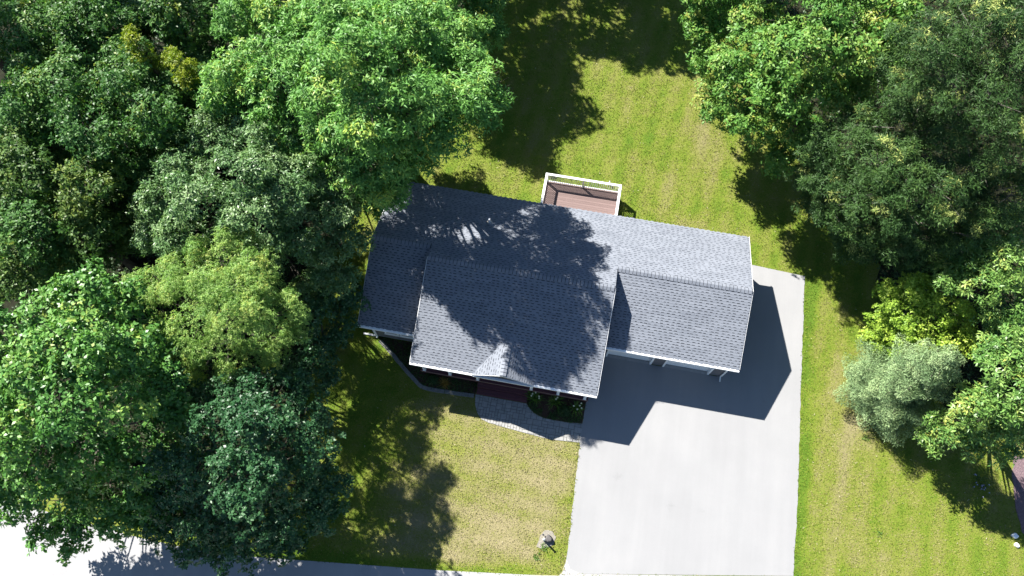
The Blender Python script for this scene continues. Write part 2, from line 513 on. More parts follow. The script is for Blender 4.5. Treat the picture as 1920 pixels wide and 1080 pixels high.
M_DOOR = simple('white_garage_door', (0.66, 0.68, 0.69), (0.74, 0.75, 0.75), 1.5, 0.5, 0.4, 0.0)
m, nt, b = mat('grey_siding', 0.7, 0.3)
nt.links.new(ramp(nt, noise(nt, 1.5, 4), [(0.3, (0.105, 0.105, 0.115)), (0.7, (0.14, 0.138, 0.145))]), b.inputs['Base Color'])
w = nt.nodes.new('ShaderNodeTexWave'); w.wave_type = 'BANDS'; w.bands_direction = 'Z'; w.wave_profile = 'SAW'
w.inputs['Scale'].default_value = 1.55
g_ = nt.nodes.new('ShaderNodeNewGeometry'); nt.links.new(g_.outputs['Position'], w.inputs['Vector'])
bump(nt, b, w.outputs['Fac'], 0.8, 0.02)
M_SIDING = m
M_CONC = simple('foundation_concrete', (0.26, 0.255, 0.245), (0.33, 0.325, 0.31), 4, 0.9, 0.2)
m, nt, b = mat('window_glass', 0.06, 0.6)
b.inputs['Base Color'].default_value = (0.02, 0.035, 0.04, 1)
M_GLASS = m
def boards(name, c0, c1):
    m, nt, b = mat(name, 0.65, 0.3)
    c = ramp(nt, attr(nt, 'tint'), [(0, c0), (1, c1)])
    c = mixc(nt, 0.35, c, ramp(nt, noise(nt, 2.0, 5, 0.7, stretch=(1, 14, 14)), [(0.3, tuple(v * .75 for v in c0)), (0.7, tuple(v * 1.15 for v in c1))]))
    nt.links.new(c, b.inputs['Base Color'])
    return m
M_PORCH = boards('maroon_porch_boards', (0.085, 0.030, 0.036), (0.115, 0.042, 0.048))
M_DECK = boards('faded_red_deck_boards', (0.125, 0.085, 0.078), (0.175, 0.122, 0.112))
M_PIPE = simple('white_pvc', (0.72, 0.72, 0.72), (0.8, 0.8, 0.8), 5, 0.4, 0.5, 0)

# ------------------------------------------------------------------ house
P = 0.3927; ZE = 2.76; YB = 17.53
XL, XM0, XM1, XR = -9.36, -6.11, 3.89, 11.07
Y1, Y2, Y3 = 8.35, 6.82, 9.54
def ridge(yf): return (YB + yf) / 2, ZE + P * (YB - yf) / 2
RG1, RG2, RG3 = ridge(Y1), ridge(Y2), ridge(Y3)
T = 0.13                                # roof build-up
house = empty('house', (1.0, 12.0, 0))
tag(house, 'single storey house with dark grey shingle roof, white gutters and attached two-door garage', 'house')
HI = Vector((-1.0, -12.0, 0))
def hpart(name, mb, m, parent=None, **k):
    mb.v = [(x - 1.0, y - 12.0, z) for x, y, z in mb.v]
    return mb.build(name, m, parent or house, **k)

# roof deck: five slabs and the small gable over the steps
G = 0.10                                # shingles stop where the gutter begins
def slab(b_, x0, x1, y0, z0, y1, z1):
    b_.xprism([(y0, z0), (y1, z1), (y1, z1 - T), (y0, z0 - T)], x0, x1)
rb = MB()
def zf(y, yf): return ZE + P * (y - yf)
def zb(y): return ZE + P * (YB - y)
SK = 0.012                              # deck lies this far under the shingle faces
for x0, x1, yf, rg in ((XL, XM0 + 0.3, Y1, RG1), (XM0, XM1, Y2, RG2), (XM1 - 0.3, XR, Y3, RG3)):
    slab(rb, x0, x1, yf + G, zf(yf + G, yf) - SK, rg[0], rg[1] - SK)
for x0, x1, rg in ((XL, XM0, RG1), (XM0, XM1, RG2), (XM1, XR, RG3)):
    slab(rb, x0, x1, rg[0], rg[1] - SK, YB - G, zb(YB - G) - SK)
XG, GZ, GY, GW = -1.085, 3.66, 6.84, 1.66
GYB = Y2 + (GZ - ZE) / P
ze = ZE - 0.0
for s in (-1, 1):
    a = Vector((XG, GY, GZ)); b_ = Vector((XG, GYB, GZ)); c_ = Vector((XG + s * GW, GY, ze)); d_ = Vector((XG + s * GW, Y2 + .05, ze))
    dn = Vector((0, 0, -0.012)); dt = Vector((0, 0, -0.10))
    rb.add([a + dn, b_ + dn, c_ + dn, a + dt, b_ + dt, c_ + dt], [(0, 1, 2), (3, 5, 4), (0, 2, 5, 3), (1, 4, 5, 2), (0, 3, 4, 1)])
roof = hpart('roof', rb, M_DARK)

# shingles: courses with notched lower edges; nearest ones are pieces, the rest one mass
EXPO, SL = 0.143, 0.87
THB, THT = 0.012, 0.003
def shingle_rects(rr):
    """(u0,u1,v0,v1) rectangles of one notched shingle: a strip and its tabs"""
    tabs = []; u = 0.0
    for k in range(3):
        w = SL / 3; s0 = rr.uniform(0.10, 0.19); j = rr.uniform(0, w - s0 - .02)
        tabs.append((u + j, u + j + s0)); u += w
    notch = rr.uniform(0.034, 0.044)
    rects = [(0.0, SL - 0.004, notch, EXPO)]
    e = 0.0
    for a, b__ in tabs:
        if a - e > 0.01: rects.append((e, a, 0.0, notch))
        e = b__
    if SL - 0.004 - e > 0.01: rects.append((e, SL - 0.004, 0.0, notch))
    return rects
def rect_solid(mb, u0, u1, v0, v1, tone, T3=None):
    n0 = THB + (THT - THB) * v0 / EXPO; n1 = THB + (THT - THB) * v1 / EXPO
    vs = [(u0, v0, n0), (u1, v0, n0), (u1, v1, n1), (u0, v1, n1), (u0, v0, -0.01), (u1, v0, -0.01), (u1, v1, -0.01), (u0, v1, -0.01)]
    if T3: vs = [T3 @ Vector(p) for p in vs]
    mb.add(vs, [(0, 1, 2, 3), (4, 5, 1, 0), (5, 6, 2, 1), (7, 4, 0, 3)], tone)
RS = random.Random(21)
variants = []
for k in range(36):
    b_ = MB(); tone = min(1, max(0, RS.gauss(0.5, 0.24)))
    for r_ in shingle_rects(RS): rect_solid(b_, *r_, tone)
    variants.append((b_.mesh('shingle', fix=False)))
    variants[-1].materials.append(M_SHING)
mass = MB(); singles = []
def lay(x0, x1, yE, yR, zE_, front, want):
    """cover one slope from its eave (yE) to the ridge (yR)"""
    sgn = 1 if front else -1
    ca = 1 / math.sqrt(1 + P * P); sa = P * ca
    U = Vector((sgn, 0, 0)); V = Vector((0, sgn * ca, sa)); N = U.cross(V)
    org = Vector((x0 if front else x1, yE, zE_))
    length = abs(yR - yE) / ca; width = x1 - x0
    nc = int(math.ceil(length / EXPO))
    for j in range(nc):
        v = j * EXPO
        u = -RS.uniform(0, SL)
        while u < width:
            o = org + U * u + V * v
            M4 = Matrix((U, V, N)).transposed().to_4x4(); M4.translation = o
            full = u >= 0 and u + SL <= width and v + EXPO <= length
            if full and want:
                singles.append((o.y, M4))
            else:
                tone = min(1, max(0, RS.gauss(0.5, 0.24)))
                for (a, b__, c0, c1) in shingle_rects(RS):
                    a = max(a, -u); b__ = min(b__, width - u); c1 = min(c1, length - v)
                    if b__ - a > 0.004 and c1 - c0 > 0.004: rect_solid(mass, a, b__, c0, c1, tone, M4)
            u += SL
lay(XL + .02, XM0, Y1 + G - .03, RG1[0], zf(Y1 + G - .03, Y1), True, False)
lay(XM0 + .02, XM1 - .02, Y2 + G - .03, RG2[0], zf(Y2 + G - .03, Y2), True, True)
lay(XM1, XR - .02, Y3 + G - .03, RG3[0], zf(Y3 + G - .03, Y3), True, False)
lay(XL + .02, XM0 - .002, YB - G + .05, RG1[0], zb(YB - G + .05), False, False)
lay(XM0 + .002, XM1 - .002, YB - G + .05, RG2[0], zb(YB - G + .05), False, False)
lay(XM1 + .002, XR - .02, YB - G + .05, RG3[0], zb(YB - G + .05), False, False)
singles.sort(key=lambda t: t[0])
for k, (yy, M4) in enumerate(singles):
    if k < 300:
        o = link('shingle', variants[RS.randrange(len(variants))], None, roof)
        M4.translation = M4.translation + HI
        o.matrix_basis = M4
    else:
        tone = min(1, max(0, RS.gauss(0.5, 0.24)))
        for r_ in shingle_rects(RS): rect_solid(mass, *r_, tone, M4)
# small gable: rows run along y, clipped to the triangle
for s in (-1, 1):
    eav = Vector((XG + s * GW, GY, ze)); top = Vector((XG, GY, GZ))
    V = (top - eav).normalized(); U = Vector((0, s, 0)) if s > 0 else Vector((0, -1, 0))
    U = Vector((0, 1, 0)) if s > 0 else Vector((0, -1, 0))
    N = U.cross(V)
    Lh = (top - eav).length
    y_at = lambda v: Y2 + (GYB - Y2) * v / Lh                       # valley line
    nrow = int(Lh / EXPO)
    for j in range(nrow + 1):
        v0 = j * EXPO; v1 = min(v0 + EXPO, Lh)
        M4 = Matrix((U, V, N)).transposed().to_4x4(); M4.translation = eav
        if s < 0: M4.translation = eav
        tri = [(0, 0), (0.05, 0), (GYB - GY, Lh), (0, Lh)] if s > 0 else [(0, 0), (0, Lh), (-(GYB - GY), Lh), (-0.05, 0)]
        if area2(tri) < 0: tri = tri[::-1]
        u = -RS.uniform(0, .5)
        while u < GYB - GY:
            tone = min(1, max(0, RS.gauss(0.5, 0.24)))
            for (a, b__, c0, c1) in shingle_rects(RS):
                a += u; b__ += u; c0 += v0; c1 = min(c1 + v0, Lh)
                if s < 0: a, b__ = -b__, -a
                if c1 <= c0: continue
                p = clip_poly(tri, [(a, c0), (b__, c0), (b__, c1), (a, c1)])
                if len(p) < 3 or abs(area2(p)) < 1e-5: continue
                n_ = len(p)
                hh = lambda v: THB + (THT - THB) * (v - v0) / EXPO
                vs = [M4 @ Vector((q[0], q[1], hh(q[1]))) for q in p] + [M4 @ Vector((q[0], q[1], -0.011)) for q in p]
                mass.add(vs, [tuple(range(n_))] + [(n_ + i, n_ + (i + 1) % n_, (i + 1) % n_, i) for i in range(n_)], tone)
            u += SL
sm = hpart('shingle_rows', mass, M_SHING, roof, fix=False)
sm['kind'] = 'stuff'

# ridge caps, each a bent plate lapping the next
def cap_mesh(tone):
    b_ = MB(); w_, l_ = 0.165, 0.180
    pts = lambda x, h: [(x, -w_, -w_ * P + h), (x, 0, h + .004), (x, w_, -w_ * P + h)]
    top0 = pts(0, 0.038); top1 = pts(l_ - .012, 0.020); bot0 = pts(0, 0.0); bot1 = pts(l_ - .012, 0.0)
    b_.add(top0 + top1 + bot0 + bot1, [(0, 3, 4, 1), (1, 4, 5, 2), (6, 0, 1, 7), (7, 1, 2, 8), (3, 9, 10, 4), (4, 10, 11, 5), (0, 6, 9, 3), (2, 5, 11, 8)], tone)
    me = b_.mesh('ridge_cap'); me.materials.append(M_SHING); return me
for x0, x1, rg in ((XL + .02, XM0 - .01, RG1), (XM0 + .02, XM1 - .02, RG2), (XM1 + .04, XR - .02, RG3)):
    w_ = .158
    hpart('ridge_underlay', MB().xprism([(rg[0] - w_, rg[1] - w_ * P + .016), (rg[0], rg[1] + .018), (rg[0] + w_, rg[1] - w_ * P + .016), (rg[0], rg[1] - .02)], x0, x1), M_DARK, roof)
caps = [cap_mesh(t) for t in (.35, .5, .62, .75, .9)]
for x0, x1, rg in ((XL + .03, XM0 - .02, RG1), (XM0 + .03, XM1 - .03, RG2), (XM1 + .06, XR - .03, RG3)):
    n = int((x1 - x0) / 0.196); st = (x1 - x0) / n
    for k in range(n):
        o = link('ridge_cap', caps[RS.randrange(5)], None, roof)
        o.location = Vector((x0 + k * st, rg[0] + RS.uniform(-.006, .006), rg[1] + .006)) + HI
        o.rotation_euler = (0, 0, RS.uniform(-.012, .012))
n = 11
for k in range(n):
    o = link('ridge_cap', caps[RS.randrange(5)], None, roof)
    o.location = Vector((XG, GY + .01 + k * 0.196, GZ + .004)) + HI
    o.rotation_euler = (0, 0, math.pi / 2)

# gutters: open troughs along the eaves
def trough(b_, x0, x1, y0, y1, zt):
    t_ = 0.012; zb_ = zt - 0.11
    b_.box(x0, x1, y0, y0 + t_, zb_, zt); b_.box(x0, x1, y1 - t_, y1, zb_, zt); b_.box(x0, x1, y0 + t_, y1 - t_, zb_, zb_ + t_)
    b_.box(x0, x0 + t_, y0 + t_, y1 - t_, zb_ + t_, zt); b_.box(x1 - t_, x1, y0 + t_, y1 - t_, zb_ + t_, zt)
for x0, x1, y0, s in ((XL, XM0 + .32, Y1, 1), (XM0, XG - GW + .02, Y2, 1), (XG + GW - .02, XM1, Y2, 1), (XM1 - .28, XR, Y3, 1)):
    b_ = MB(); b_.xprism([(y0 - .035, ZE - .10), (y0 - .035, ZE - .006), (y0 - .02, ZE + .004), (y0 + G - .018, ZE + .014), (y0 + G - .018, ZE - .11), (y0 - .01, ZE - .11)], x0, x1)
    b_.box(x0, x1, y0 + G - .0155, y0 + G + .006, ZE - .17, ZE + .012)
    hpart('gutter', b_, M_WHITE, None)
b_ = MB(); b_.box(XL, XR, YB - G + .012, YB - G + .034, ZE - .14, ZE - .01); hpart('back_fascia', b_, M_WHITE)
b_ = MB(); b_.box(XG - GW + .03, XG + GW - .03, Y2 - .05, Y2 + .09, ZE - .16, ZE - .06); hpart('porch_header', b_, M_WHITE)
# rake boards
def rake(x0, x1, yf, rg, both=True):
    b_ = MB(); h = 0.17
    b_.xprism([(yf + G, zf(yf + G, yf) - .02), (rg[0], rg[1] - .02), (rg[0], rg[1] - h), (yf + G, zf(yf + G, yf) - h)], x0, x1)
    if both: b_.xprism([(rg[0], rg[1] - .02), (YB - .02, zb(YB - .02) - .02), (YB - .02, zb(YB - .02) - h), (rg[0], rg[1] - h)], x0, x1)
    hpart('rake_board', b_, M_WHITE)
rake(XL - .025, XL - .002, Y1, RG1); rake(XR + .002, XR + .025, Y3, RG3)
rake(XM0 - .025, XM0 - .002, Y2, RG2, False); rake(XM1 + .002, XM1 + .028, Y2, RG2, False)
# pediment: recessed siding face and white rakes
b_ = MB(); b_.add([(XG - GW + .1, 6.93, ZE - .03), (XG + GW - .1, 6.93, ZE - .03), (XG, 6.93, GZ - .11), (XG - GW + .1, 7.0, ZE - .03), (XG + GW - .1, 7.0, ZE - .03), (XG, 7.0, GZ - .11)], [(0, 1, 2), (5, 4, 3), (0, 3, 4, 1), (1, 4, 5, 2), (2, 5, 3, 0)])
hpart('pediment', b_, M_SIDING)
for s in (-1, 1):
    b_ = MB()
    pts = [(XG, GZ - .015), (XG + s * GW, ze - .015), (XG + s * GW, ze - .05), (XG, GZ - .07)]
    vs = [(x, GY - .02, z) for x, z in pts] + [(x, GY - .001, z) for x, z in pts]
    b_.add(vs, [(0, 1, 2, 3), (7, 6, 5, 4), (0, 4, 5, 1), (1, 5, 6, 2), (2, 6, 7, 3), (3, 7, 4, 0)])
    hpart('pediment_trim', b_, M_WHITE)

# walls
WT = 0.16
YW1, YWM, YW3, YWB = 8.75, 9.25, 9.93, 17.15
WXL, WXA, WXB, WXR = -8.93, -5.85, 3.62, 10.85
def wall(x0, x1, y0, y1, z0=0.18, z1=2.6): hpart('wall', MB().box(x0, x1, y0, y1, z0, z1), M_SIDING)
wall(WXL + WT, WXA, YW1, YW1 + WT, .18, 2.72)                                # left wing front
wall(WXA - .003, WXB, YWM, YWM + WT)                                         # behind the porch
wall(WXA - WT, WXA, YW1 + WT, YWM)
wall(WXL + WT, WXR - WT, YWB - WT, YWB)
def gable(x0, x1, y0, y1, yf, rg):
    t_ = T + .03
    poly = [(y0, .18), (y1, .18), (y1, zb(y1) - t_), (rg[0], rg[1] - t_), (y0, zf(y0, yf) - t_)]
    hpart('wall', MB().xprism(poly, x0, x1), M_SIDING)
gable(WXL, WXL + WT, YW1, YWB, Y1, RG1)
gable(WXR - WT, WXR, YW3, YWB, Y3, RG3)
t_ = T + .03
for x0 in (WXA, WXB - .12):
    hpart('wall', MB().xprism([(7.22, 2.42), (YWM + .2, 2.42), (12.6, 2.42), (12.6, zb(12.6) - t_), (RG2[0], RG2[1] - t_), (7.22, zf(7.22, Y2) - t_)], x0, x0 + .12), M_SIDING)
wall(WXB, WXB + .12, YWM, YW3 + WT)
# garage front, with openings left for the two doors
DO = ((4.32, 6.76), (7.57, 10.03)); DZ = 2.15
for x0, x1 in ((WXB + .12, DO[0][0]), (DO[0][1], DO[1][0]), (DO[1][1], WXR - WT)): wall(x0, x1, YW3, YW3 + WT, .02)
wall(WXB + .12, WXR - WT, YW3 + .003, YW3 + WT - .003, DZ, 2.66)
b_ = MB()
for x0, x1, y0, y1 in ((WXL + .03, WXA, YW1 + .02, YW1 + .14), (WXL + .02, WXL + .14, YW1 + .14, YWB - .02), (WXL + .14, WXR - .02, YWB - .14, YWB - .02), (WXR - .14, WXR - .02, YW3 + .05, YWB - .14), (WXA - .13, WXA - .01, YW1 + .14, YWM)): b_.box(x0, x1, y0, y1, -.05, .18)
hpart('foundation', b_, M_CONC)
hpart('corner_board', MB().box(WXL - .015, WXL + .09, YW1 - .018, YW1 - .002, .1, 2.7), M_WHITE)
hpart('corner_board', MB().box(WXR - .09, WXR + .015, YW3 - .018, YW3 - .002, .1, 2.66), M_WHITE)
# garage doors: four sections with raised panels, set back from white jambs over a concrete sill
for x0, x1 in DO:
    d = empty('garage_door'); d.parent = house; d.location = Vector(((x0 + x1) / 2, YW3 + .15, 0)) + HI
    hw = (x1 - x0) / 2
    for k in range(4):
        b_ = MB(); z0 = .05 + k * .53; b_.box(-hw, hw, 0, .045, z0, z0 + .522)
        for q in range(4):
            w_ = 2 * hw / 4; xa = -hw + q * w_ + .09; xb = xa + w_ - .18
            b_.add([(xa, -.002, z0 + .09), (xb, -.002, z0 + .09), (xb, -.002, z0 + .43), (xa, -.002, z0 + .43), (xa + .03, -.016, z0 + .12), (xb - .03, -.016, z0 + .12), (xb - .03, -.016, z0 + .40), (xa + .03, -.016, z0 + .40)],
                   [(4, 5, 6, 7), (0, 1, 5, 4), (1, 2, 6, 5), (2, 3, 7, 6), (3, 0, 4, 7)])
        b_.build('door_section', M_DOOR, d)
    MB().box(-hw, hw, -.005, .05, .016, .048).build('rubber_seal', M_DARK, d)
    hpart('door_sill', MB().box(x0, x1, YW3 - .03, YW3 + .32, -.02, .018), M_CONC)
    for xa, xb in ((x0 - .09, x0 + .012), (x1 - .012, x1 + .09)):
        hpart('door_jamb', MB().box(xa, xb, YW3 - .03, YW3 + .146, .013, DZ), M_WHITE)
    hpart('door_head', MB().box(x0 - .09, x1 + .09, YW3 - .028, YW3 + .146, DZ + .002, DZ + .1), M_WHITE)
hpart('wall', MB().box(WXB + .12, WXR - WT, YW3 + .6, YW3 + .65, .02, 2.5), M_DARK)
# downspouts
def downspout(x, y, ytop, kick=(0.0, -0.28)):
    b_ = MB(); b_.tube([(x, ytop, 2.62), (x, ytop + .02, 2.5), (x, y, 2.25), (x, y, .3), (x, y, .12), (x + kick[0], y + kick[1], .06)], [.042] * 6, 6)
    hpart('downspout', b_, M_WHITE)
downspout(10.76, 9.88, Y3 + .05)
downspout(-8.80, 8.69, Y1 + .05, (-.05, -.05))
b_ = MB(); b_.box(-9.66, -8.92, 8.70, 8.80, .0, .09); hpart('downspout_extension', b_, M_WHITE, None, bevel=.015)
# windows
def window(x0, x1, z0, z1, y, s=-1):
    w_ = empty('window'); w_.parent = house; w_.location = Vector(((x0 + x1) / 2, y, z0)) + HI
    hw, h = (x1 - x0) / 2, z1 - z0
    b_ = MB(); f = .075; ya, yb_ = sorted((s * .002, s * .045))
    b_.box(-hw, hw, ya, yb_, 0, f); b_.box(-hw, hw, ya, yb_, h - f, h); b_.box(-hw, -hw + f, ya, yb_, f, h - f); b_.box(hw - f, hw, ya, yb_, f, h - f)
    b_.box(-hw + f, hw - f, ya, yb_, h / 2 - .02, h / 2 + .02)
    b_.build('frame', M_WHITE, w_)
    ya, yb_ = sorted((s * .004, s * .02))
    MB().box(-hw + f, hw - f, ya, yb_, f, h / 2 - .02).build('pane', M_GLASS, w_)
    MB().box(-hw + f, hw - f, ya, yb_, h / 2 + .02, h - f).build('pane', M_GLASS, w_)
    ya, yb_ = sorted((s * .002, s * .09))
    MB().box(-hw - .04, hw + .04, ya, yb_, -.05, -.002).build('sill', M_WHITE, w_)
window(-8.2, -7.42, 1.0, 2.2, YW1); window(-7.32, -6.55, 1.0, 2.2, YW1)
window(-5.0, -3.6, 1.1, 2.25, YWM); window(1.0, 2.6, 1.1, 2.25, YWM)
for x0 in (-7.8, -4.6, 5.2, 8.4): window(x0, x0 + 1.3, 1.05, 2.2, YWB, 1)
fd = hpart('front_door', MB().box(-1.6, -.62, YWM - .05, YWM - .002, .5, 2.5), M_PORCH)
MB().box(-.78 - 1, -.74 - 1, YWM - .11 - 12, YWM - .052 - 12, 1.35, 1.5).build('handle', M_PIPE, fd)
pd = hpart('patio_door', MB().box(.4, 2.2, YWB + .002, YWB + .05, .52, 2.5), M_WHITE)
for xa in (.5, 1.34): MB().box(xa - 1, xa + .76 - 1, YWB + .052 - 12, YWB + .06 - 12, .62, 2.4).build('pane', M_GLASS, pd)
# porch: boards, posts, steps
k = 0; y = 7.11
while y < YWM - .01:
    w_ = .137; hpart('porch_board', MB().box(-5.84, 3.6, y, min(y + w_, YWM - .004), .46, .50, RS.random()), M_PORCH); y += w_ + .006
hpart('porch_nosing', MB().box(-5.86, 3.62, 7.082, 7.104, .40, .502), boards('weathered_nosing', (.20, .12, .10), (.26, .16, .13)))
hpart('porch_skirt', MB().box(-5.82, 3.58, 7.13, 7.16, .0, .45), M_PORCH)
for i, (ya, z) in enumerate(((6.79, .335), (6.43, .17))):
    st = empty('porch_step'); st.parent = house; st.location = Vector((-1.13, ya, 0)) + HI
    hw = 1.43; dep = 7.08 - ya if i == 0 else 6.79 - ya
    nb = 2; bw = dep / nb
    for q in range(nb): MB().box(-hw, hw, q * bw + .004, (q + 1) * bw - .003, z - .03, z, RS.random()).build('tread_board', M_PORCH, st)
    MB().box(-hw + .02, hw - .02, .02, .04, .01, z - .032).build('riser', M_PORCH, st)
for x in (-5.63, -4.17, -2.6, .42, 1.92, 3.41):
    b_ = MB(); b_.box(x - .06, x + .06, 7.12, 7.24, .502, 2.5); b_.box(x - .085, x + .085, 7.095, 7.265, .502, .60); b_.box(x - .085, x + .085, 7.095, 7.265, 2.36, 2.47)
    hpart('porch_post', b_, M_WHITE)
hpart('porch_beam', MB().box(-5.72, 3.49, 7.1, 7.26, 2.475, 2.66), M_WHITE)
# vent pipes on the back slope
def vent(x, y, h, r_):
    z = zb(y)
    b_ = MB(); b_.tube([(x, y, z - .05), (x, y, z + h)], [r_, r_], 10); o = hpart('vent_pipe', b_, M_PIPE)
    b_ = MB(); b_.tube([(x, y, z - .04), (x, y, z + .05), (x, y, z + .12)], [r_ * 3.0, r_ * 2.4, r_ * 1.15], 10)
    b_.v = [(p[0] - 1, p[1] - 12, p[2]) for p in b_.v]; b_.build('flashing', M_CONC, o)
vent(-3.43, 15.3, .45, .06)

# ------------------------------------------------------------------ back deck
deck = empty('deck', (1.35, 18.8, 0))
tag(deck, 'raised wooden deck with white railing behind the house', 'deck')
DX0, DX1, DY0, DY1, DZF = -0.95 - 1.35, 3.64 - 1.35, 17.2 - 18.8, 20.22 - 18.8, 0.52
y = DY0
while y < DY1 - .01:
    MB().box(DX0 + .03, DX1 - .03, y, min(y + .138, DY1), DZF - .035, DZF + RS.uniform(-.002, .002), RS.random()).build('deck_board', M_DECK, deck); y += .145
MB().box(DX0 + .05, DX1 - .05, DY1 - .06, DY1 - .03, .02, DZF - .037).build('skirt_board', M_DECK, deck)
for xa in (DX0 + .05, DX1 - .08): MB().box(xa, xa + .03, DY0, DY1 - .062, .02, DZF - .037).build('skirt_board', M_DECK, deck)
RZ = DZF + .93
for (xa, xb, ya, yb_) in ((DX0 - .02, DX1 + .02, DY1 - .09, DY1 + .05), (DX0 - .02, DX0 + .12, DY0 + .1, DY1 - .092), (DX1 - .12, DX1 + .02, DY0 + .1, DY1 - .092)):
    MB().box(xa, xb, ya, yb_, RZ - .045, RZ).build('top_rail', M_WHITE, deck, bevel=.006)
for (xa, xb, ya, yb_) in ((DX0 + .03, DX1 - .03, DY1 - .05, DY1 + .0), (DX0 + .03, DX0 + .08, DY0 + .1, DY1 - .052), (DX1 - .08, DX1 - .03, DY0 + .1, DY1 - .052)):
    MB().box(xa, xb, ya, yb_, DZF + .08, DZF + .13).build('bottom_rail', M_WHITE, deck)
for x, y in ((DX0 + .055, DY1 - .025), (DX1 - .055, DY1 - .025), (0, DY1 - .025), (DX0 + .055, -.3), (DX1 - .055, -.3)):
    MB().box(x - .05, x + .05, y - .05, y + .05, DZF, RZ - .046).build('rail_post', M_WHITE, deck)
bal = MB().box(-.018, .018, -.018, .018, DZF + .131, RZ - .046).mesh('baluster'); bal.materials.append(M_WHITE)
def balu(x, y):
    o = link('baluster', bal, None, deck); o.location = (x, y, 0)
nb = 36
for k in range(1, nb):
    x = DX0 + .055 + (DX1 - DX0 - .11) * k / nb
    if abs(x) > .06: balu(x, DY1 - .025)
for x in (DX0 + .055, DX1 - .055):
    for k in range(1, 22):
        y = DY1 - .025 - k * .122
        if y > DY0 + .12 and abs(y + .3) > .06: balu(x, y)

